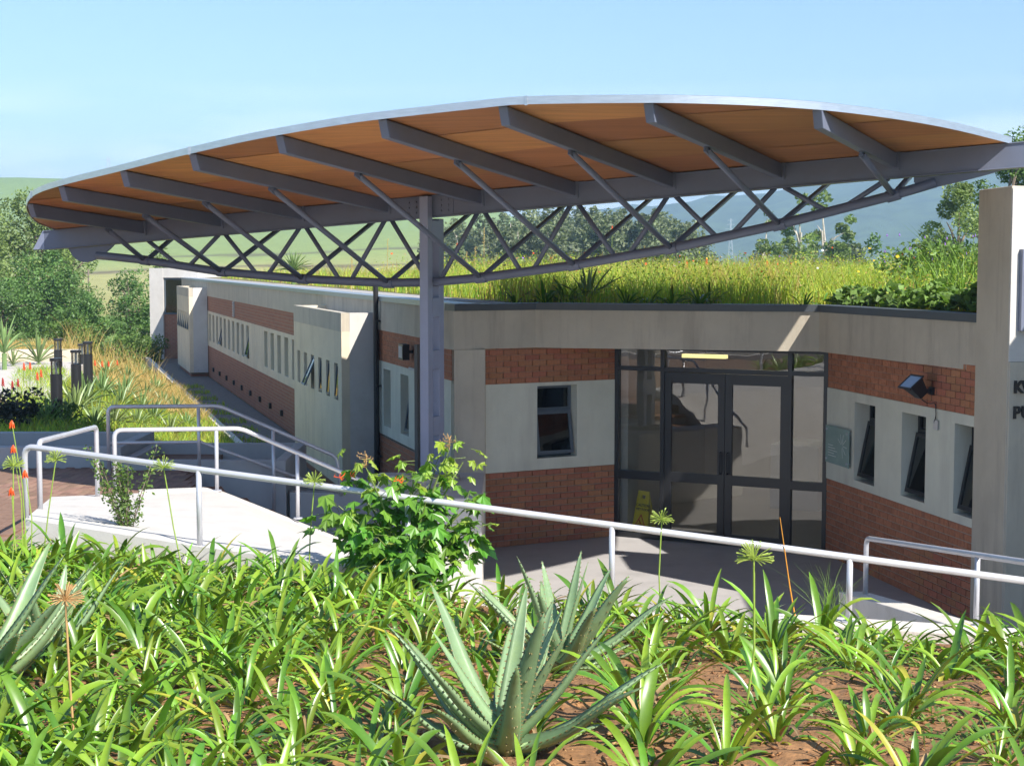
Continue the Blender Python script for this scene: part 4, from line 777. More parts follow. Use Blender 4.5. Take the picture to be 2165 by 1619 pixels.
# ------------------------------------------------------------------ vegetation builders
def rand_unit(n):
    v = RNG.normal(size=(n, 3)); return v / np.linalg.norm(v, axis=1, keepdims=True)
def leaf_quads(cent, size, aspect=.5, up=0.3):
    """diamond leaves with random facing at the given centres"""
    n = len(cent); a = rand_unit(n); a[:, 2] = a[:, 2] * .7 - .15; a /= np.linalg.norm(a, axis=1, keepdims=True)
    b = np.cross(a, rand_unit(n) + np.array([0, 0, up])); b /= np.linalg.norm(b, axis=1, keepdims=True) + 1e-9
    s = size * RNG.uniform(.6, 1.35, (n, 1)); c = np.cross(a, b) * s * .12
    v = np.stack([cent - a * s * .5, cent + b * s * aspect * .5 + c, cent + a * s * .5, cent - b * s * aspect * .5 + c], 1).reshape(-1, 3)
    return v, np.arange(4 * n).reshape(-1, 4)
def make_tree(name, label, x, y, z0, h, rad, kind, nleaf, lsize, trunk_h=.35, clumps=26, bark='bark', group=None, flat=.8, cat='tree', gap=.3):
    e = empty(name, (x, y, z0), random.uniform(0, 6), label, cat, group); tr = MB(); cz = h * (trunk_h + (1 - trunk_h) / 2); rz_ = h * (1 - trunk_h) / 2
    r0 = h * .018 + .03; bend = V(random.uniform(-.06, .06) * h, random.uniform(-.06, .06) * h, 0)
    tr.tube([V(0, 0, -.5), V(0, 0, 0) + bend * .1, V(0, 0, h * .35) + bend * .5, V(0, 0, h * .72) + bend], [r0 * 1.2, r0, r0 * .7, r0 * .3], 7)
    cs = []
    for k in range(clumps):
        d = rand_unit(1)[0]; q = random.uniform(gap, 1) ** .5 if k > 2 else .3
        c = np.array([d[0] * rad * q * .82, d[1] * rad * q * .82, cz + d[2] * rz_ * q * .86]); cs.append(c)
        if k % 2 == 0: base = V(0, 0, max(h * .2, min(c[2] - h * .12, h * .65))) + bend * .6; mid = base.lerp(Vector(c), .55) + V(0, 0, h * .02); tr.tube([base, mid, Vector(c)], [r0 * .4, r0 * .25, r0 * .08], 5)
    tr.build('trunk', M[bark], e); cs = np.array(cs); w = RNG.uniform(.5, 1.5, clumps); idx = RNG.choice(clumps, nleaf, p=w / w.sum())
    cr = rad * .42 * RNG.uniform(.55, 1.15, clumps); dd = rand_unit(nleaf); rr_ = RNG.uniform(0.25, 1, (nleaf, 1)) ** .45
    P = cs[idx] + dd * rr_ * cr[idx][:, None] * np.array([1, 1, flat]); P[:, 2] = h * trunk_h * .6 + (P[:, 2] - P[:, 2].min()) * (h - lsize * .3 - h * trunk_h * .6) / (P[:, 2].max() - P[:, 2].min()); P[:, :2] *= rad / np.percentile(np.hypot(P[:, 0], P[:, 1]), 98); vv, ff = leaf_quads(P, lsize)
    tone = (RNG.uniform(0, 1, clumps)[idx] * 1.4 + RNG.uniform(0, 1, nleaf) * 1.2 + .25).astype(int).clip(0, 2)
    link('crown', np_mesh('crown', vv, ff, LF[kind], tone), e); return e
def strap(ln, w, arch, lift, fold=.25, n=8, twist=0.0):
    """arching strap leaf: starts upwards at the origin and bends over towards +x"""
    g = []; x = z = 0.0; ang = lift; pts = []
    for k in range(n + 1):
        t = k / n; pts.append((x, z, ang, t)); ang -= arch / n * (0.35 + 1.3 * t); x += math.cos(ang) * ln / n; z += math.sin(ang) * ln / n
    vs_ = []; fs_ = []
    for x, z, a, t in pts:
        ww = w * (0.55 + .45 * min(1, t * 4)) * (1 - max(0, (t - .55) / .45) ** 2.2) + .0012; f = fold * ww; tw = twist * t; cy, sy = math.cos(tw), math.sin(tw)
        for sg in (-1, 0, 1):
            yy = sg * ww / 2; up = f * abs(sg); vs_.append((x - math.sin(a) * (up + yy * sy), yy * cy, z + math.cos(a) * (up + yy * sy)))
    for k in range(n):
        for q in range(2): fs_.append((3 * k + q, 3 * k + 3 + q, 3 * k + 4 + q, 3 * k + 1 + q))
    return vs_, fs_
STRAPS = {}
M['strap4'] = mat('dead_strap_leaf', (0.34, 0.22, 0.10), 0.75, 0.3, 9, rnd=0.3)
for mk in ('strap1', 'strap2', 'strap3', 'strap4'):
    L_ = []
    for k in range(14 if mk in ('strap1', 'strap2') else 4):
        vs_, fs_ = strap(random.uniform(.28, .52), random.uniform(.028, .046) * (.6 if mk == 'strap4' else 1), R(random.choice([20, 40, 60, 80, 105, 135, 160]) + (70 if mk == 'strap4' else 0)), R(random.uniform(66, 84)), twist=random.uniform(-.7, .7))
        me = bpy.data.meshes.new('leaf'); me.from_pydata(vs_, [], fs_); me.materials.append(M[mk]); me.polygons.foreach_set('use_smooth', [True] * len(fs_)); me.update(); L_.append(me)
    STRAPS[mk] = L_
def clump(name, loc, label, group, n, sc=1.0, deep=.3, lean=1.0, cat='plant'):
    e = empty(name, loc, random.uniform(0, 6.28), label, cat, group)
    for k in range(n):
        q = random.random(); mk = 'strap3' if q < .04 else 'strap4' if q < .09 else ('strap2' if q < .09 + deep else 'strap1'); o = link('leaf', random.choice(STRAPS[mk]), e)
        t = k / max(1, n - 1); az = k * 2.4 + random.uniform(-.5, .5); tilt = (.08 + .75 * t) * lean + random.uniform(-.12, .12); s = sc * random.uniform(.72, 1.2) * (1 - .12 * t)
        r_ = .012 + .035 * t; o.matrix_local = Matrix.Translation((r_ * math.cos(az), r_ * math.sin(az), -.015)) @ Matrix.Rotation(az, 4, 'Z') @ Matrix.Rotation(tilt * .8, 4, 'Y') @ Matrix.Diagonal((s, s * random.uniform(.85, 1.15), s, 1))
    return e
def aloe_leaf_mesh(ln, w, arch, lift, teeth=True, n=11, thick=.28):
    vs_ = []; fs_ = []; x = z = 0.0; ang = lift; C = 8; mid = []
    for k in range(n + 1):
        t = k / n; ww = w * (1 - t) ** .72 * (1 - .12 * math.cos(t * 3)) + .002; th = ww * thick * (1.25 - .5 * t); ch = ww * .16 * (1 - t)
        nx, nz = -math.sin(ang), math.cos(ang); mid.append((x, z, ang, ww, nx, nz))
        for y, d in ((-.5, .10), (-.32, -.03), (0, -.10), (.32, -.03), (.5, .10), (.36, -.55), (0, -.95), (-.36, -.55)):
            dd = d * (th if d < -.2 else ch * 2.2 if d < .2 else ch) if d < -.2 else d * ww * .9; vs_.append((x + nx * dd, y * ww, z + nz * dd))
        ang -= arch / n * (.4 + 1.2 * t) if arch > 0 else arch / n * (1.5 if t < .6 else -.95); x += math.cos(ang) * ln / n; z += math.sin(ang) * ln / n
    for k in range(n):
        for q in range(C): fs_.append((k * C + q, k * C + (q + 1) % C, (k + 1) * C + (q + 1) % C, (k + 1) * C + q))
    fs_.append(tuple(range(n * C, n * C + C))); mi = [0] * len(fs_)
    if teeth:
        for k in range(n * 2):
            t = (k + .5) / (n * 2); i = min(int(t * n), n - 1); f = t * n - i; m0, m1 = mid[i], mid[i + 1]; L2 = lambda a, b: a + (b - a) * f
            X_, Z_, ww, nx, nz = L2(m0[0], m1[0]), L2(m0[1], m1[1]), L2(m0[3], m1[3]), m0[4], m0[5]; ca, sa = math.cos(m0[2]), math.sin(m0[2])
            for sg in (-1, 1):
                b_ = len(vs_); s = .0045 + .002 * (1 - t); y = sg * ww * .5; o_ = .09 * ww
                vs_ += [(X_ + nx * o_ - ca * s, y * .98, Z_ + nz * o_ - sa * s), (X_ + nx * o_ + ca * s, y * .98, Z_ + nz * o_ + sa * s), (X_ + nx * (o_ - .004), y * .97, Z_ + nz * (o_ - .004)), (X_ + nx * o_, y + sg * s * 1.7, Z_ + nz * o_)]
                fs_ += [(b_, b_ + 1, b_ + 3), (b_ + 1, b_ + 2, b_ + 3), (b_ + 2, b_, b_ + 3)]; mi += [1] * 3
        for k in range(14):                                          # scattered prickles on the back of the leaf
            t = random.uniform(.1, .8); i = int(t * n); m0 = mid[i]; y = random.uniform(-.25, .25) * m0[3]; dth = -m0[3] * thick * (1.25 - .5 * t) * .9 * (1 - (y / m0[3]) ** 2 * 3.2); b_ = len(vs_); s = .003
            px, pz = m0[0] + m0[4] * dth, m0[1] + m0[5] * dth; vs_ += [(px - s, y - s, pz), (px + s, y - s, pz), (px, y + s, pz), (px - m0[4] * .009, y, pz - m0[5] * .009)]; fs_ += [(b_, b_ + 1, b_ + 3), (b_ + 1, b_ + 2, b_ + 3), (b_ + 2, b_, b_ + 3)]; mi += [1] * 3
    me = bpy.data.meshes.new('leaf'); me.from_pydata(vs_, [], fs_); me.materials.append(M['aloe']); me.materials.append(M['thorn']); me.polygons.foreach_set('material_index', mi); me.polygons.foreach_set('use_smooth', [m == 0 for m in mi]); me.update(); return me
ALOES = [aloe_leaf_mesh(.64, w_, R(a), R(l)) for a, l, w_ in ((-18, 36, .128), (-32, 14, .13), (-38, -2, .128), (-24, -8, .12), (-8, 54, .118), (4, 68, .105))]
def aloe(name, loc, label, sc, n, seed, rz=0.0):
    rs_ = random.Random(seed); e = empty(name, loc, rz, label, 'aloe')
    for k in range(n):
        t = k / (n - 1); az = k * 2.399 + rs_.uniform(-.2, .2); me = ALOES[4] if t < .1 else ALOES[5] if t < .17 else ALOES[0] if t < .42 else ALOES[1] if t < .7 else ALOES[2] if t < .88 else ALOES[3]
        s = sc * (.68 + .4 * math.sin(math.pi * min(1, .15 + t * .8))) * rs_.uniform(.88, 1.12); o = link('leaf', me, e)
        o.matrix_local = Matrix.Translation((.035 * t * math.cos(az), .035 * t * math.sin(az), .09 * sc * (1 - t))) @ Matrix.Rotation(az, 4, 'Z') @ Matrix.Rotation(rs_.uniform(-.2, .14), 4, 'Y') @ Matrix.Rotation(rs_.uniform(-.2, .2), 4, 'X') @ Matrix.Diagonal((s, s * rs_.uniform(.85, 1.1), s, 1))
    MB().tube([(0, 0, -.06), (0, 0, .10 * sc)], [.07 * sc, .055 * sc], 10).build('stem', M['bark'], e); return e

# ------------------------------------------------------------------ foreground bed
def bp(u, v):
    """spot on the bed surface under the sight line"""
    lo, hi = 2.0, 14.0
    for _ in range(40):
        m_ = (lo + hi) / 2; p = at(u, v, m_)
        if p.z > bedz(p.x, p.y): lo = m_
        else: hi = m_
    return at(u, v, lo)
aloe_at = [(bp(1064, 1598), 1.0, 24, 3, 'large blue-green aloe with long toothed leaves, alone in the bare soil'), (bp(1185, 1418), .95, 20, 8, 'blue-green upright aloe just behind the large bed aloe'), (bp(-40, 1465), 1.2, 20, 5, 'tall pale aloe at the side of the bed below the spindly shrub')]
for i, (p, s, n, sd_, lb) in enumerate(aloe_at): aloe('aloe', p, lb, s, n, sd_, [.5, 1.3, .2][i])
p = bp(110, 1395); aloe('aloe', p, 'smaller grey-green aloe tucked against the tall pale aloe', .8, 14, 21, 1.0)
pts = []; tries = 0
shrub_p = bp(862, 1262)
while len(pts) < 298 and tries < 26000:
    tries += 1; y = random.uniform(5.35, 12.6); x = random.uniform(-.345, .345) * y
    if y > bedtop(x) - (.16 if x < .6 else .42): continue
    back = smooth01((y - 7) / 3.5); left = smooth01((.6 - x) / 2.2); dens = .18 + .30 * (1 - max(back * .55 + .3 * left, left * .97)); dm = dens * random.uniform(.85, 1.15)
    if any((x - a) ** 2 + (y - b_) ** 2 < dm * dm for a, b_ in pts): continue
    if any((x - q[0].x) ** 2 + (y - q[0].y) ** 2 < (.24 * q[1]) ** 2 for q in aloe_at): continue
    if abs(x - aloe_at[0][0].x) < .36 and y < aloe_at[0][0].y + .1: continue
    pts.append((x, y))
MARKS = [(aloe_at[0][0], 'beside the large aloe'), (aloe_at[1][0], 'beside the upright aloe behind the large one'), (aloe_at[2][0], 'beside the tall pale aloe'), (shrub_p, 'around the foot of the leafy shrub'), (bp(690, 1480), 'near the heap of yellow leaves'), (bp(272, 1168), 'by the spindly shrub at the white slab'), (bp(480, 1200), 'along the foot of the white slab'), (bp(1568, 1560), 'around the stalk of the tallest seed head'), (bp(1398, 1330), 'below the seed head by the glass doors'), (bp(1690, 1345), 'around the bare orange stalk'), (bp(2000, 1390), 'along the white wall towards the sign wall'), (bp(395, 1380), 'in the thick of the planting, before the sloping slab'), (bp(2050, 1540), 'in the open soil with weed patches'), (bp(160, 1600), 'around the stalk of the dry seed head')]
def clump_label(x, y, big): return ('large' if big else 'low') + ' clump of glossy strap leaves ' + min(MARKS, key=lambda m: (m[0].x - x) ** 2 + (m[0].y - y) ** 2)[1]
for x, y in pts:
    back = smooth01((y - 7.5) / 3); sc_ = random.uniform(.64, .94) * (1.0 if x < .5 else 1.12); clump('strap_leaf_clump', (x, y, bedz(x, y)), clump_label(x, y, sc_ > .8), 'strap leaf clumps in the bed', random.randint(15, 22), sc_ * (.95 + .08 * back), .34)
# the planting goes on to both sides and towards the viewpoint
sd_v = []; sd_f = []; sd_m = []; off = 0
def mesh_np(me): return np.array([v.co[:] for v in me.vertices]), np.array([p.vertices[:] for p in me.polygons])
POOL = [(*mesh_np(m_), 0) for m_ in STRAPS['strap1'][:8]] + [(*mesh_np(m_), 1) for m_ in STRAPS['strap2'][:6]]; far_pts = []
for _ in range(5000):
    y = random.uniform(2.4, 12.4); x = random.uniform(-6.3, 6.2)
    if y > bedtop(x) - .35 or (y > 5.3 and abs(x) < .352 * y) or y < abs(x) * .9 or any((x - a) ** 2 + (y - b_) ** 2 < (.3 if x < 0 else .5) ** 2 for a, b_ in far_pts): continue
    if y < 5.3 and abs(x) < .6 and y < 4.2: continue
    if any((x - q[0].x) ** 2 + (y - q[0].y) ** 2 < .1 for q in aloe_at): continue
    far_pts.append((x, y)); z = bedz(x, y)
    for k in range(16):
        pv3, pf3, mi3 = random.choice(POOL); t = k / 15; Mx = Matrix.Translation((x, y, z - .015)) @ Matrix.Rotation(k * 2.4 + x * 9, 4, 'Z') @ Matrix.Rotation((.08 + .75 * t) * .8, 4, 'Y') @ Matrix.Scale(random.uniform(.55, 1.0), 4); A3 = np.array(Mx)
        sd_v.append(pv3 @ A3[:3, :3].T + A3[:3, 3]); sd_f.append(pf3 + off); off += len(pv3); sd_m += [mi3] * len(pf3)
stuff(link('strap_leaf_planting', np_mesh('strap_leaf_planting', np.concatenate(sd_v), np.concatenate(sd_f), [M['strap1'], M['strap2']], sd_m, True)), 'strap leaf planting carrying on along both sides of the bed', 'plants')
# soil crumbs and dry litter
n = 16000; yy = RNG.uniform(4.6, 12, n); xx = RNG.uniform(-.36, .36, n) * yy; ok = [y < bedtop(x) - .05 for x, y in zip(xx, yy)]; xx, yy = xx[ok], yy[ok]; n = len(xx)
cz_ = np.array([bedz(x, y) for x, y in zip(xx, yy)]) + .004; sz = RNG.gamma(1.6, .0036, n).clip(.002, .02); T4 = np.array([[1, 1, 1], [-1, -1, 1], [-1, 1, -1], [1, -1, -1]], float)
rot = rand_unit(n * 3).reshape(n, 3, 3); vv = (np.einsum('kj,nij->nki', T4, rot) * sz[:, None, None] * np.array([1, 1, .6]) + np.stack([xx, yy, cz_], 1)[:, None, :]).reshape(-1, 3)
ff = (np.arange(n)[:, None, None] * 4 + np.array([[0, 1, 2], [0, 3, 1], [0, 2, 3], [1, 3, 2]])[None]).reshape(-1, 3)
stuff(link('soil_crumbs', np_mesh('soil_crumbs', vv, ff, [M['chip'], M['chip2']], np.repeat((RNG.uniform(0, 1, n) < .22).astype(int), 4))), 'loose crumbs and dry litter scattered on the soil', 'soil')
# low green weeds
wc = []; 
for u, v, r_, k in ((1450, 1545, .22, 260), (1790, 1410, .3, 420), (1880, 1505, .3, 420), (2080, 1560, .3, 380), (1640, 1400, .3, 320), (1460, 1530, .2, 160), (420, 1590, .25, 180), (700, 1600, .3, 200), (2020, 1420, .4, 350), (1560, 1380, .25, 250), (1240, 1330, .3, 200), (620, 1420, .3, 140)):
    p = bp(u, v); q = RNG.normal(0, r_ * .55, (k, 2)); 
    for a, c in q:
        x, y = p.x + a * 1.3, p.y + c
        if y < bedtop(x) - .04: wc.append((x, y, bedz(x, y) + random.uniform(.008, .05)))
vv, ff = leaf_quads(np.array(wc), .028, .6, 2.0); stuff(link('weeds', np_mesh('weeds', vv, ff, LF['ground'], RNG.integers(0, 3, len(ff)))), 'patches of tiny-leaved green weeds on the soil', 'weeds')
# lobed-leaf shrub
def lobed(sz_):
    ang = [0, 14, 30, 48, 66, 92, 118, 140, 165]; rad = [1.0, .62, .46, .74, .5, .44, .58, .36, .2]; out = []
    L_ = [(a, r_) for a, r_ in zip(ang, rad)]; ring_ = L_ + [(-a, r_) for a, r_ in L_[1:][::-1]]; vs_ = [(0, 0, 0)]
    for a, r_ in ring_: x = (math.cos(R(a)) * r_ + .2) * sz_; y = math.sin(R(a)) * r_ * 1.05 * sz_; vs_.append((x, y, -.35 * abs(y) + .1 * sz_ * math.sin(a * .11) - .22 * max(0, x) ** 2 / sz_))
    n = len(ring_); return vs_, [(0, 1 + i, 1 + (i + 1) % n) for i in range(n)]
LOB = {}
for mk in ('shrubleaf', 'shrubyoung'):
    LOB[mk] = []
    for k in range(4):
        vs_, fs_ = lobed(.108); vs_ = [(x + random.uniform(-.004, .004), y + random.uniform(-.004, .004), z + random.uniform(-.006, .006)) for x, y, z in vs_]; me = bpy.data.meshes.new('leaf'); me.from_pydata(vs_, [], fs_); me.materials.append(M[mk]); me.update(); LOB[mk].append(me)
SH = empty('leafy_shrub', shrub_p, 0, 'leafy green shrub with lobed pointed leaves beside the front handrail', 'shrub'); stm = MB(); nl = 0; EX = []
brs = [(-.5, -.05, .6), (.5, .05, .5), (-.36, .0, .34), (.42, -.05, .3), (-.52, .0, .70), (-.40, .1, .85), (-.30, -.1, 1.0), (-.12, .1, .85), (.05, 0, .95), (.22, .05, 1.0), (.32, -.05, 1.13), (.42, .1, 1.02), (.48, .0, .72), (.5, -.1, .55), (-.5, .1, .45), (-.2, -.25, .5), (.2, -.3, .55), (.0, .25, .7), (.0, -.3, .38), (.3, .2, .4), (-.3, .2, .6), (.15, -.15, .75)]
random.shuffle(brs)
for tx, ty, tz in brs:
    a = V(tx * .08, ty * .08, -.03); m1 = V(tx * .3, ty * .3, tz * .45); c = V(tx, ty, tz); pth_ = [a, m1, m1.lerp(c, .5) + V(0, 0, .03), c]; stm.tube(pth_, [.016, .012, .008, .004], 6)
    for k in range(20):
        t = .3 + .7 * (k / 16); q = poly(pth_, t); out = V(random.gauss(0, 1), random.gauss(0, 1), random.gauss(0, .4)).normalized(); d = random.uniform(.04, .16); pos = q + out * d
        if nl >= 300:
            EX.append((pos, math.atan2(out.y, out.x) + random.uniform(-.6, .6), random.uniform(.05, 1.0), random.uniform(.9, 1.35))); continue
        mk = 'shrubyoung' if (t > .82 and tz > .75) or random.random() < .08 else 'shrubleaf'; o = link('leaf', random.choice(LOB[mk]), SH); s = random.uniform(.75, 1.25) * (.75 if mk == 'shrubyoung' else 1.05); nl += 1
        az = math.atan2(out.y, out.x) + random.uniform(-.6, .6); o.matrix_local = Matrix.Translation(pos) @ Matrix.Rotation(az, 4, 'Z') @ Matrix.Rotation(random.uniform(.05, 1.0), 4, 'Y') @ Matrix.Rotation(random.uniform(-.6, .6), 4, 'X') @ Matrix.Scale(s, 4)
        if random.random() < .6: stm.tube([q, pos], [.003, .002], 4)
stm.build('stem', M['stem'], SH); exm = MB()
for pos, az, ti, sc_ in EX:
    vs_, fs_ = lobed(.108); Mx = Matrix.Translation(pos) @ Matrix.Rotation(az, 4, 'Z') @ Matrix.Rotation(ti, 4, 'Y') @ Matrix.Scale(sc_, 4); exm.add([Mx @ V(*p) for p in vs_], fs_)
stuff(exm.build('foliage', M['shrubleaf'], SH))
for tx, ty, tz in ((-.30, -.1, 1.0), (.32, -.05, 1.13)):
    fl_ = MB(); fl_.tube([V(tx, ty, tz), V(tx, ty, tz + .1)], .004, 4)
    for k in range(22): c = V(tx, ty, tz + random.uniform(0, .1)); q = c + V(random.gauss(0, .03), random.gauss(0, .03), random.uniform(0, .03)); fl_.tube([c, q, q + V(0, 0, .012)], [.0015, .002, .005], 4)
    fl_.build('seed_cluster', M['dry'], SH)
for tx, tz in ((-.50, .92), (-.06, .90), (-.42, .93)):
    fr_ = MB()
    for k in range(6): c = V(tx, -.05, tz) + V(random.gauss(0, .02), random.gauss(0, .02), random.gauss(0, .015)); fr_.tube([V(tx, -.05, tz), c, c + V(.012, 0, .02)], [.002, .004, .002], 5)
    fr_.build('flower_cluster', M['red'], SH)
# spindly small-leaved shrub
p = bp(272, 1168); SS = empty('spindly_shrub', p, 0, 'spindly small-leaved shrub against the white slab', 'shrub'); st2 = MB(); lf = []
for k in range(15):
    c = V(random.uniform(-.36, .3), random.uniform(-.2, .2), random.uniform(.5, .95)); q = [V(0, 0, -.03), V(c.x * .25, c.y * .25, c.z * .4), V(c.x * .65, c.y * .65, c.z * .72), c]; st2.tube(q, [.006, .005, .004, .002], 4)
    for j in range(110): t = random.uniform(.2, 1); s = poly(q, t); lf.append(np.array(s) + RNG.normal(0, .028, 3))
st2.build('stem', M['bark'], SS); vv, ff = leaf_quads(np.array(lf), .034, .55, .5); link('foliage', np_mesh('foliage', vv, ff, LF['bush'], RNG.integers(0, 3, len(ff))), SS)
# seed heads on tall stalks
def seedhead(u, v, ub, vb, r_, label, dry=False, d=None):
    b_ = bp(ub, vb); tp = at(u, v, (d or b_.y) - .02); e = empty('seed_head', b_, 0, label, 'seed head', 'flower stalks gone to seed in the bed'); o = Vector(b_)
    MB().tube([V(0, 0, -.03), (tp - o) * .5 + V(random.uniform(-.03, .03), 0, 0), tp - o], [.006, .005, .0045], 6).build('stalk', M['dry'] if dry else M['stalk'], e); g = MB(); c = tp - o
    for k in range(64):
        d_ = Vector(rand_unit(1)[0]); d_.z = abs(d_.z) * 1.1 - .28; d_.normalize(); g.tube([c, c + d_ * r_ * .55 + V(0, 0, .004), c + d_ * r_ * random.uniform(.85, 1.05)], [.0016, .0015, .0026], 4, caps=False)
    g.build('umbel', M['dry'] if dry else M['umbel'], e)
for u, v, ub, vb, r_, dr, lb in ((118, 972, 88, 1200, .085, False, 'pale green seed head on a leaning stalk in front of the handrail end'), (346, 988, 395, 1240, .09, False, 'green seed head on a long stalk before the sloping white slab'), (665, 1018, 652, 1235, .088, False, 'green seed head on a dark stalk just beside the leafy shrub'),
                              (1399, 1098, 1398, 1330, .085, False, 'green seed head in front of the glass doors and caution board'), (1594, 1182, 1568, 1560, .082, False, 'green seed head on the tallest stalk, below the door foot'), (138, 1268, 160, 1600, .075, True, 'dry straw coloured seed head on a brown stalk near the tall aloe'), (28, 985, 40, 1225, .085, False, 'pale green seed head among the orange flowers')):
    seedhead(u, v, ub, vb, r_, lb, dr)
b_ = bp(1690, 1345); tp = at(1649, 1093, b_.y); e = empty('dry_stalk', b_, 0, 'single bare orange stalk rising above the wall handrail', 'plant stalk'); MB().tube([V(0, 0, -.03), (tp - b_) * .4 + V(-.01, 0, 0), tp - b_], [.007, .005, .0022], 6).build('stalk', M['orange_stalk'], e)
# orange bell flowers at the side
for i, (u, v, ub, vb) in enumerate(((25, 900, 60, 1220), (28, 952, 50, 1225), (53, 1005, 66, 1230), (24, 1042, 20, 1240))):
    b_ = bp(ub, vb); tp = at(u, v, b_.y); e = empty('orange_flower', b_, 0, 'orange-red bell flower on a thin stalk beside the handrail end', 'flower', 'orange flowers by the handrail end'); c = tp - b_
    MB().tube([V(0, 0, -.03), c * .6 + V(.03, 0, 0), c + V(0, 0, .03)], [.005, .004, .003], 5).build('stalk', M['stalk'], e); g = MB()
    for k in range(6): a = k * 1.05; g.tube([c + V(0, 0, .04), c + V(.012 * math.cos(a), .012 * math.sin(a), .015), c + V(.02 * math.cos(a), .02 * math.sin(a), -.018)], [.003, .007, .003], 5)
    g.build('petals', M['red'], e)
p = bp(690, 1480); g = MB()
for k in range(14): a = random.uniform(0, 6.28); q = V(random.gauss(0, .07), random.gauss(0, .05), random.uniform(.01, .06)); d = V(math.cos(a), math.sin(a), random.uniform(-.2, .3)) * .06; s = V(-d.y, d.x, .01) * .5; g.add([q, q + d + s, q + d * 2, q + d - s], [(0, 1, 2, 3)])
tag(g.build('yellow_leaves', M['yellowleaf'], None, Matrix.Translation(p)), 'heap of bright yellow withered leaves on the soil', 'leaves')
# wispy grass behind the kerb
p = V(*at(1752, 1305, 11.0)); gr_ = []; vv = []; ff = []
def blades(P, hgt, wid, lean, seg=3):
    """tapered bent blades: P (n,3) feet"""
    n = len(P); az = RNG.uniform(0, 2 * np.pi, n); dx, dy = np.cos(az), np.sin(az); fa = RNG.uniform(0, np.pi, n); wx, wy = np.cos(fa), np.sin(fa); hh = hgt * RNG.uniform(.6, 1.25, n) if np.isscalar(hgt) else hgt; ln = lean * RNG.uniform(.2, 1.2, n) * hh; V_ = []
    for k in range(seg + 1):
        t = k / seg; cx_ = P[:, 0] + dx * ln * t ** 2; cy_ = P[:, 1] + dy * ln * t ** 2; cz2 = P[:, 2] + hh * t * (1 - .18 * t * lean); w = wid * (1 - t) ** .7 + wid * .06
        V_ += [np.stack([cx_ - wx * w / 2, cy_ - wy * w / 2, cz2], 1), np.stack([cx_ + wx * w / 2, cy_ + wy * w / 2, cz2], 1)]
    vv = np.stack(V_, 1).reshape(-1, 3); b0 = np.arange(n)[:, None, None] * (2 * seg + 2); q = np.array([[2 * k, 2 * k + 1, 2 * k + 3, 2 * k + 2] for k in range(seg)])[None]; return vv, (b0 + q).reshape(-1, 4)
P = np.array(p)[None] + RNG.normal(0, .05, (60, 3)) * np.array([1, 1, .02]); P[:, 2] = 1.38; vv, ff = blades(P, .42, .004, .8, 4); tag(link('grass_tuft', np_mesh('grass_tuft', vv, ff, G[1])), 'wispy tuft of seeding grass behind the white kerb wall', 'grass')
for u, v, d in ((1340, 1290, 11.6), (1425, 1295, 11.5), (1480, 1300, 11.45), (1560, 1300, 11.3), (1660, 1312, 11.2), (1845, 1330, 11.0), (1900, 1335, 10.95), (1730, 1315, 11.1)):
    q = at(u, v, d); clump('strap_leaf_clump', (q.x, q.y, 1.27), 'short strap leaf tuft on the far side of the white kerb wall', 'strap leaf tufts behind the kerb wall', 7, .6, .4, .5)
struct(MB().prism([(-.3, 11.62), (1.8, 11.03), (3.4, 10.58), (3.45, 10.9), (1.9, 11.35), (-.3, 11.95)], 0, 1.26).build('planting_strip', M['soil']), 'narrow strip of soil behind the kerb wall')
# ------------------------------------------------------------------ garden by the wing
def mini_aloe(loc, sc, n, label, group, key='aloe_far', stemh=0.0):
    g = MB()
    for k in range(n):
        t = k / n; az = k * 2.4; vs_, fs_ = strap(.55 * random.uniform(.8, 1.2), .042, R(-10 + 75 * t), R(80 - 58 * t), .4, 6); c, s = math.cos(az), math.sin(az); g.add([((x * c - y * s) * sc, (x * s + y * c) * sc, z * sc + stemh) for x, y, z in vs_], fs_)
    if stemh: g.tube([(0, 0, -.2), (0, 0, stemh)], .06, 7)
    o = g.build('garden_aloe', M[key], None, Matrix.Translation(loc)); tag(o, label, 'aloe', group); return o
def gp(u, v):
    lo, hi = 22.3, 75.0
    for _ in range(40):
        m_ = (lo + hi) / 2; p = at(u, v, m_)
        if p.z > gz(p.x, p.y): lo = m_
        else: hi = m_
    return at(u, v, lo)
for u, v, s in ((215, 840, 1.35), (160, 880, 1.1), (270, 815, 1.2), (255, 865, 1.25), (200, 905, 1.0), (330, 835, 1.0), (300, 870, 1.0), (325, 895, .95), (370, 880, .85), (240, 905, .9), (140, 905, .9), (290, 905, .9), (225, 800, 1.1), (345, 865, .8), (300, 795, 1.0), (180, 860, 1.1), (120, 880, .9), (395, 905, .7), (420, 925, .7), (360, 920, .8), (100, 905, .8), (265, 845, 1.2), (310, 850, 1.0)):
    p = gp(u, v); mini_aloe(p, s * random.uniform(.9, 1.15), random.randint(26, 36), 'spidery green aloe on the bank between the bollard lights and the wing', 'aloes on the garden bank')
for u, v, s, sh, lb in ((10, 790, 1.6, .5, 'tree-like aloe on a bare stem behind the low cream path wall'), (82, 775, 1.5, .1, 'low aloe rosette behind the low cream path wall'), (28, 780, .8, .1, 'tiny aloe at the foot of the tree-like aloe')):
    p = gp(u, v); mini_aloe(p, s, 18, lb, None, 'aloe_far', sh)
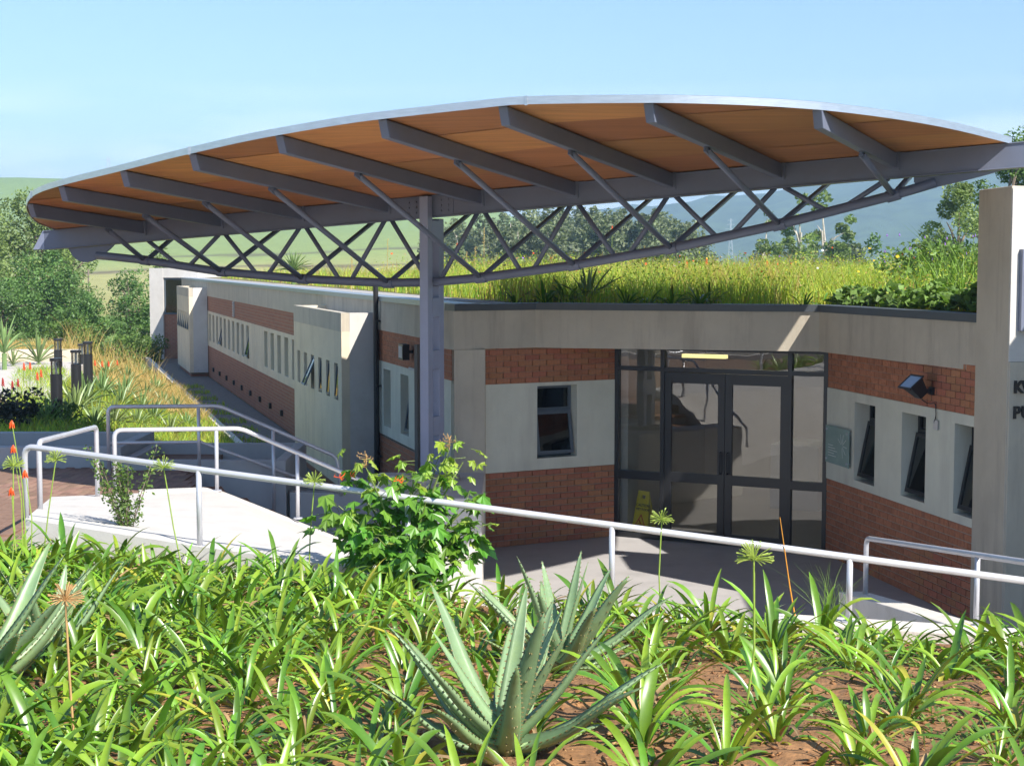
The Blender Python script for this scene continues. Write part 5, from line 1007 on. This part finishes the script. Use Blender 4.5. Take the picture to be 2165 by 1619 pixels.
def spike(p, h, col, label, group, k=1):
    e = empty('flower_spike', p, 0, label, 'flower', group); MB().tube([(0, 0, -.05), (.02, 0, h)], [.012, .008], 5).build('stalk', M['stem'], e); g = MB()
    for j in range(26): t = j / 26; a = j * 2.4; c = V(.02, 0, h - .12 + .14 * t); r_ = .034 * (1 - .6 * t); g.tube([c, c + V(r_ * math.cos(a), r_ * math.sin(a), -.03)], [.005, .007], 4)
    g.build('flower_head', M[col], e)
for u, v, vb in ((50, 768, 832), (63, 766, 838), (78, 788, 850), (86, 782, 848)):
    p = gp(u, vb); t = at(u, v, p.y); spike(p, t.z - p.z, 'red', 'bright red flower spike by the closest bollard light', 'red flower spikes beside the bright path')
for u, v, vb in ((5, 800, 860), (25, 806, 860), (37, 802, 855)):
    p = gp(u, vb); t = at(u, v, p.y); spike(p, t.z - p.z, 'crimson', 'dark withered red flower spike above the dark shrub', 'dark red flower spikes above the dark shrub')
for u, v, vb in ((200, 762, 800), (215, 764, 805), (229, 764, 805), (247, 762, 800)):
    p = gp(u, vb); t = at(u, v, p.y); spike(p, t.z - p.z, 'red', 'orange aloe flower head on the bank behind the bollard lights', 'orange aloe flowers on the bank')
p = gp(38, 912); make_tree('dark_shrub', 'dark leafy shrub with sun glints above the long planter trough', p.x, p.y, p.z, .72, .46, 'dark', 900, .09, .1, 16, 'bark', None, .9, 'shrub')
p = gp(110, 905); make_tree('green_shrub', 'fresh green low shrub at the foot of the closest bollard light', p.x, p.y, p.z, .5, .5, 'bush', 500, .08, .05, 12, 'bark', None, .9, 'shrub')
p = gp(310, 758); make_tree('sapling', 'thin pale green sapling with an open top beside the end pier', p.x, p.y, p.z - .3, 2.0, .75, 'ground', 420, .16, .72, 12, 'bark_pale', None, .5, 'tree')
# dry and green grass of the bank
def scatter(n, ya, yb, oa, ob):
    y = RNG.uniform(ya, yb, n); o = RNG.uniform(oa, ob, n); x = W0[0] - .2961 * (y - W0[1]) - o / .959; z = np.array([gz(a, c) for a, c in zip(x, y)]); return np.stack([x, y, z], 1)
P1_ = scatter(11000, 37, 47, 1.75, 3.8); P2_ = scatter(16000, 44, 70, 1.7, 18); P3_ = scatter(9000, 42, 52, 3.5, 14)
for nm, PP, hg, ml, lb in (('dry_grass', np.concatenate([P1_, P2_, P3_]), .34, DG, 'golden dry grass covering the far bank'), ('green_grass', scatter(16000, 22.4, 38, 1.75, 6.2), .24, [G[1], G[0], DG[2]], 'short green and yellow grass between the bank aloes')):
    vv, ff = blades(PP, hg, .022, .7, 2); stuff(link(nm, np_mesh(nm, vv, ff, ml, np.repeat(RNG.choice(3, len(PP), p=[.45, .3, .25]), 2))), lb, 'grass')
P = scatter(260, 47, 52, 2.2, 5.0); vv, ff = blades(P, 1.15, .016, .6, 3); stuff(link('tall_grass', np_mesh('tall_grass', vv, ff, DG, np.repeat(RNG.integers(0, 3, len(P)), 3))), 'tall pale seeding grass by the end of the wing', 'grass')
PP = []
for k in range(11):
    xl = -31 + k * 2.3; q = RNG.uniform(0, 1, (160, 2)); PP += [tuple(FW @ V(xl + a * 1.1, -1.42 + c * .75, 0)) for a, c in q]
vv, ff = blades(np.array(PP), .12, .02, .6, 2); stuff(link('path_grass', np_mesh('path_grass', vv, ff, G[:2] + DG[2:], np.repeat(RNG.integers(0, 3, len(PP)), 2))), 'short grass strips set into the wing path', 'grass')

# ------------------------------------------------------------------ planted roof
def in_poly(x, y, poly_):
    r_ = np.zeros(len(x), bool); n = len(poly_); j = n - 1
    for i in range(n):
        xi, yi = poly_[i]; xj, yj = poly_[j]; c = ((yi > y) != (yj > y)) & (x < (xj - xi) * (y - yi) / (yj - yi + 1e-12) + xi); r_ ^= c; j = i
    return r_
RPI = [(0.2, 22.6), (4.35, 21.5), (5.5, 17.6), (15.5, 17.6), (15.5, 57), (-2, 71), (-13.2, 69.5), (-0.2, 24.4)]
def roof_pts(n, ya, yb, p=1.0):
    y = ya + (yb - ya) * RNG.uniform(0, 1, n) ** p; x = RNG.uniform(-.32, .40, n) * y + RNG.normal(0, .5, n); ok_ = in_poly(x, y, RPI); return x[ok_], y[ok_]
VV = []; FF = []; MI = []; off = 0
for n, ya, yb, hgt, wid, pr in ((60000, 17.5, 31, .50, .013, (.5, .33, .07, .10)), (42000, 29, 46, .60, .018, (.46, .30, .10, .14)), (24000, 44, 70, .62, .026, (.46, .30, .14, .10))):
    x, y = roof_pts(n, ya, yb); pn = (np.sin(x * 1.1 + y * .37) + np.sin(x * .43 - y * .71) + np.sin(x * 2.3 + y * 1.9) * .5) / 2.5; hh = hgt * (1 + .5 * pn) * RNG.uniform(.5, 1.25, len(x)); front = np.clip((y - (22.4 - .3 * x)) / 1.4, .3, 1); hh *= front
    hh *= np.where(x < -1.5, .72, 1.0)
    vv, ff = blades(np.stack([x, y, np.full(len(x), 3.39)], 1), hh, wid, .55, 2); VV.append(vv); FF.append(ff + off); off += len(vv); cls = np.array([RNG.choice(4, p=pr) for _ in range(len(x))]); cls = np.where((pn > .35) & (RNG.uniform(0, 1, len(x)) < .4), 3, cls); MI.append(np.repeat(cls, 2))
stuff(link('roof_meadow', np_mesh('roof_meadow', np.concatenate(VV), np.concatenate(FF), G, np.concatenate(MI))), 'dense yellow-green wild grasses growing on the flat roof', 'grass')
# leafy forbs through the meadow (small leaves on the stems)
x, y = roof_pts(70000, 17.6, 38); z = 3.39 + RNG.uniform(.03, .6, len(x)) * (1 + .35 * np.sin(x * 1.7 + y)); vv, ff = leaf_quads(np.stack([x, y, z], 1), .042, .45, .6); stuff(link('roof_forbs', np_mesh('roof_forbs', vv, ff, [G[0], G[1], G[3]], RNG.choice(3, len(ff), p=[.5, .4, .1]))), 'small leafy forbs mixed through the roof grasses', 'plants')
x, y = roof_pts(420, 20, 40); z = 3.39 + RNG.uniform(.45, .85, len(x)); vv, ff = leaf_quads(np.stack([x, y, z], 1), .05, .9, 1); stuff(link('roof_flowers', np_mesh('roof_flowers', vv, ff, [M['red'], M['yellowleaf'], M['etch'], M['purple']], RNG.choice(4, len(ff), p=[.35, .35, .2, .1]))), 'tiny scattered orange, yellow and white flowers among the roof grasses', 'flowers')
def rp_(u, d): q = at(u, 620, d); return (q.x, q.y, 3.385)
for u, d, s, n in ((1150, 22.7, 1.25, 22), (1195, 22.9, 1.2, 22), (1325, 22.2, .85, 16), (1370, 22.0, .85, 16), (1420, 21.9, 1.05, 20), (1480, 21.7, 1.15, 22), (1500, 22.4, 1.0, 16), (1700, 21.2, .8, 14), (1740, 21.3, .8, 14), (1090, 23.1, .9, 14)):
    clump('roof_strap_plant', rp_(u, d), 'dark green strap leaf clump along the front edge of the planted roof', 'strap leaf clumps on the roof edge', n, s * .85, .95)
q = rp_(1243, 23.2); o = mini_aloe(q, 1.15, 14, 'pale grey-green agave on the planted roof behind the edge', None, 'aloe'); o.name = 'roof_agave'
for u, v, d, col, lb in ((1450, 552, 30, 'red', None), (1492, 546, 32, 'red', None), (1620, 552, 30, 'red', None), (965, 515, 44, 'red', None), (1293, 478, 46, 'red', None)):
    t = at(u, v, d); spike((t.x, t.y, 3.39), t.z - 3.39, col, 'orange flower spike standing above the roof grasses', 'orange flower spikes on the roof')
def pale_spike(u, v, d): 
    t = at(u, v, d); e = empty('pale_spike', (t.x, t.y, 3.39), 0, 'tall pale seed spike standing above the roof grasses', 'grass', 'pale seed spikes on the roof'); h = t.z - 3.39; g = MB(); g.tube([(0, 0, -.1), (.02, 0, h)], [.008, .004], 4)
    for j in range(30): c = V(.015, 0, h * (.6 + .4 * j / 30)); g.tube([c, c + V(random.gauss(0, .02), random.gauss(0, .02), .02)], [.004, .003], 4)
    g.build('seed_spike', DG[1], e)
for u, v, d in ((818, 505, 36), (1003, 522, 33), (1022, 480, 36), (985, 532, 30), (1360, 520, 34), (742, 545, 33)): pale_spike(u, v, d)
# broad-leaved ground cover by the sign wall
n = 2200; u_ = RNG.uniform(0, 1, n); ax = P3[0] + (5.3 - P3[0]) * u_ - .05; ay = 21.3 + (17.4 - 21.3) * u_; off_ = RNG.uniform(.08, 1.3, n); xx = ax + off_ * .6; yy = ay + off_ * .8; prof = .40 * np.sin(np.pi * np.clip(off_ / 1.45, 0, 1)) ** .6 * (.65 + .35 * u_) * (.8 + .2 * np.sin(u_ * 23)); zz = 3.40 + prof * RNG.uniform(.35, 1.05, n)
vv, ff = leaf_quads(np.stack([xx, yy, zz], 1), .12, .8, 1.4); e = empty('ground_cover', (4.9, 19.6, 3.39), 0, 'bank of broad glossy round leaves on the roof edge next to the sign wall', 'plant'); o = link('foliage', np_mesh('foliage', vv - np.array([4.9, 19.6, 3.39]), ff, LF['ground'], RNG.integers(0, 3, n)), e); stuff(o)
q = at(1975, 640, 24.5); PB = make_tree('flowering_shrub', 'green climber-covered shrub with purple trumpet flowers on the roof', q.x, q.y, 3.37, 1.05, 1.0, 'ground', 2600, .095, .05, 30, 'bark', None, .8, 'shrub')
for k in range(26): g = MB(); a = random.uniform(0, 6.28); r_ = random.uniform(.2, .85); c = V(r_ * math.cos(a), r_ * math.sin(a), random.uniform(.55, 1.08)); q2 = 6; g.add([c + V(.03 * math.cos(j), .012 * math.sin(j * 2), .03 * math.sin(j)) for j in (0, 1.05, 2.1, 3.14, 4.2, 5.25)], [(0, 1, 2, 3, 4, 5)]); g.build('flower', M['purple'], PB)
for u, d, n_, h in ((2030, 22, 60, .9), (1995, 21.5, 70, .75), (2050, 20.5, 60, .8), (1960, 22.5, 60, .8), (2040, 24, 70, 1.15)):
    q = rp_(u, d); P = np.array(q)[None] + RNG.normal(0, .16, (n_, 3)) * np.array([1, 1, 0]); vv, ff = blades(P, h, .02, .5, 4); tag(link('reed_clump', np_mesh('reed_clump', vv, ff, [G[1], LF['bush'][1]], np.repeat(RNG.integers(0, 2, n_), 4))), 'tall upright reed-like clump on the roof beside the sign wall', 'plant', 'reed clumps by the sign wall')
# aloe tree on the far roof
q = at(620, 560, 45); o = mini_aloe((q.x, q.y, 3.4), 1.05, 60, 'bushy pale aloe rising from the roof grasses over the wing', None, 'aloe_far', .35); o.name = 'roof_aloe'

# ------------------------------------------------------------------ trees and woods
def tz_(x, y): return terr(x, y)
def tree_at(name, label, u, vtop, d, wpx, kind, nleaf, ls, th=.25, cl=26, bark='bark', group=None, flat=.8, base=None, cat='tree', gap=.3):
    t = at(u, vtop, d); z0 = tz_(t.x, t.y) if base is None else base; return make_tree(name, label, t.x, t.y, z0 - .1, t.z - z0, wpx * d / FPX / 2, kind, nleaf, ls, th, cl, bark, group, flat, cat, gap)
tree_at('gum_tree', 'tall olive gum tree behind the left end of the canopy', 70, 392, 88, 190, 'gum', 14000, .2, .2, 46)
tree_at('gum_tree', 'broad olive gum tree standing next to the tall one, beyond the bollard lights', -60, 420, 84, 260, 'gum', 14000, .2, .12, 46)
tree_at('gum_tree', 'slender gum tree leaning out behind the broad dark wattle', 150, 455, 94, 120, 'gum', 3500, .2, .3, 24)
tree_at('wattle_tree', 'broad dark wattle below the left end of the canopy', 95, 520, 76, 190, 'wattle', 9000, .17, .08, 40)
tree_at('wattle_tree', 'round dark wattle between the field and the bollard lights', 165, 605, 70, 120, 'wattle', 5000, .15, .05, 30)
tree_at('wattle_tree', 'dark feathery wattle right beside the end of the wing', 275, 556, 76, 125, 'wattle', 7000, .15, .05, 36)
tree_at('wattle_tree', 'dark wattle at the foot of the broad olive gum', 5, 560, 72, 170, 'wattle', 6000, .16, .05, 34)
tree_at('wattle_tree', 'low dark wattle filling the gap before the tan field', 215, 655, 72, 90, 'wattle', 3200, .14, .05, 24)
tree_at('small_tree', 'small round tree behind the truss at the wing end', 350, 512, 108, 95, 'gum', 3000, .2, .15, 22)
tree_at('bush', 'rounded light green feathery bush in front of the dark wattles', 152, 662, 62, 120, 'bush', 4200, .12, .02, 30, cat='bush')
tree_at('bush', 'pale green bush behind the tree-like aloe', 20, 690, 60, 130, 'bush', 3600, .12, .02, 26, cat='bush')
tree_at('bush', 'low green bush at the foot of the end pier', 305, 700, 64, 90, 'bush', 2200, .12, .02, 22, cat='bush')
tree_at('bush', 'low olive bush under the feathery wattle', 235, 700, 63, 110, 'bush', 2600, .12, .02, 22, cat='bush')
tree_at('gum_tree', 'dense gum tree rising beside the sign wall below the beam', 2020, 372, 62, 150, 'gum', 14000, .15, .2, 40, 'bark', None, .7, -1)
tree_at('gum_tree', 'tallest gum tree showing above the right tip of the canopy', 2135, 258, 64, 190, 'bush', 15000, .16, .2, 40, 'bark', None, .7, -1)
tree_at('round_tree', 'small round green tree standing just beyond the roof meadow', 1842, 487, 80, 70, 'wattle', 2600, .17, .1, 24, 'bark', None, .9, -1)
for u, vt, w, n, lb in ((1690, 404, 75, 1100, 'slender pale-trunked gum with umbrella tufts before the blue ridge'), (1755, 398, 95, 1300, 'taller pale-trunked gum with umbrella tufts before the blue ridge'), (1625, 440, 65, 700, 'small pale-trunked gum beside the umbrella gums'), (1790, 450, 60, 700, 'short pale-trunked gum on the far side of the umbrella gums')):
    tree_at('gum_tree', lb, u, vt, 125, w, 'gum', n, .4, .42, 11, 'bark_pale', None, .45, gap=.6)
for u, vt, w in ((1625, 500, 75), (1700, 495, 95), (1770, 505, 85)): tree_at('gum_tree', 'low umbrella-topped gum under the tall pale gums', u, vt, 112, w, 'gum', 1100, .3, .3, 12, 'bark_pale', 'low gums beyond the roof', .6)
for k in range(30):
    u = 930 + k * 18.5 + random.uniform(-8, 8); d = random.uniform(165, 235); vt = float(np.interp(u, [930, 1000, 1150, 1300, 1400, 1460, 1500], [455, 462, 438, 430, 442, 478, 492])) + random.uniform(-12, 26)
    tree_at('far_gum', 'grey-green gum in the hazy wood beyond the planted roof', u, vt, d, random.uniform(70, 115), 'farwood', 3200, .5, .2, 26, 'bark_pale', 'gums of the hazy wood')
for k in range(16):
    u = 930 + k * 60 + random.uniform(-15, 15); tree_at('far_gum', 'low grey-green gum at the foot of the hazy wood', u, random.uniform(505, 528), random.uniform(140, 175), random.uniform(90, 150), 'farwood', 2200, .5, .05, 20, 'bark_pale', 'low trees of the hazy wood')
# ------------------------------------------------------------------ steps behind the terrace (mirrored in the doors)
ST2 = empty('terrace_steps', (-17, 2, TZ), 0, 'wide pale garden steps rising from the terrace', 'stairs')
for k in range(8): MB().box(-8, 5.5 - k * .6, -9, 9, -.02, .16 * (k + 1), Matrix.Rotation(R(38), 4, 'Z')).build('step', M['paving'], ST2)

# ------------------------------------------------------------------ air
hz = MB().box(-3600, 3600, -3600, 3600, -12, 210).build('haze', None) if False else None
hm = bpy.data.materials.new('haze_air'); hm.use_nodes = True; N = hm.node_tree.nodes; N.clear(); o_ = N.new('ShaderNodeOutputMaterial'); pv_ = N.new('ShaderNodeVolumePrincipled')
pv_.inputs['Color'].default_value = (.46, .70, 1, 1); pv_.inputs['Density'].default_value = 4.6e-4; pv_.inputs['Anisotropy'].default_value = 0.0; hm.node_tree.links.new(pv_.outputs[0], o_.inputs['Volume'])
hz = MB().box(-3600, 3600, -3600, 3600, -14, 190).build('haze', hm); stuff(hz, 'pale blue air haze over the valley', 'haze')
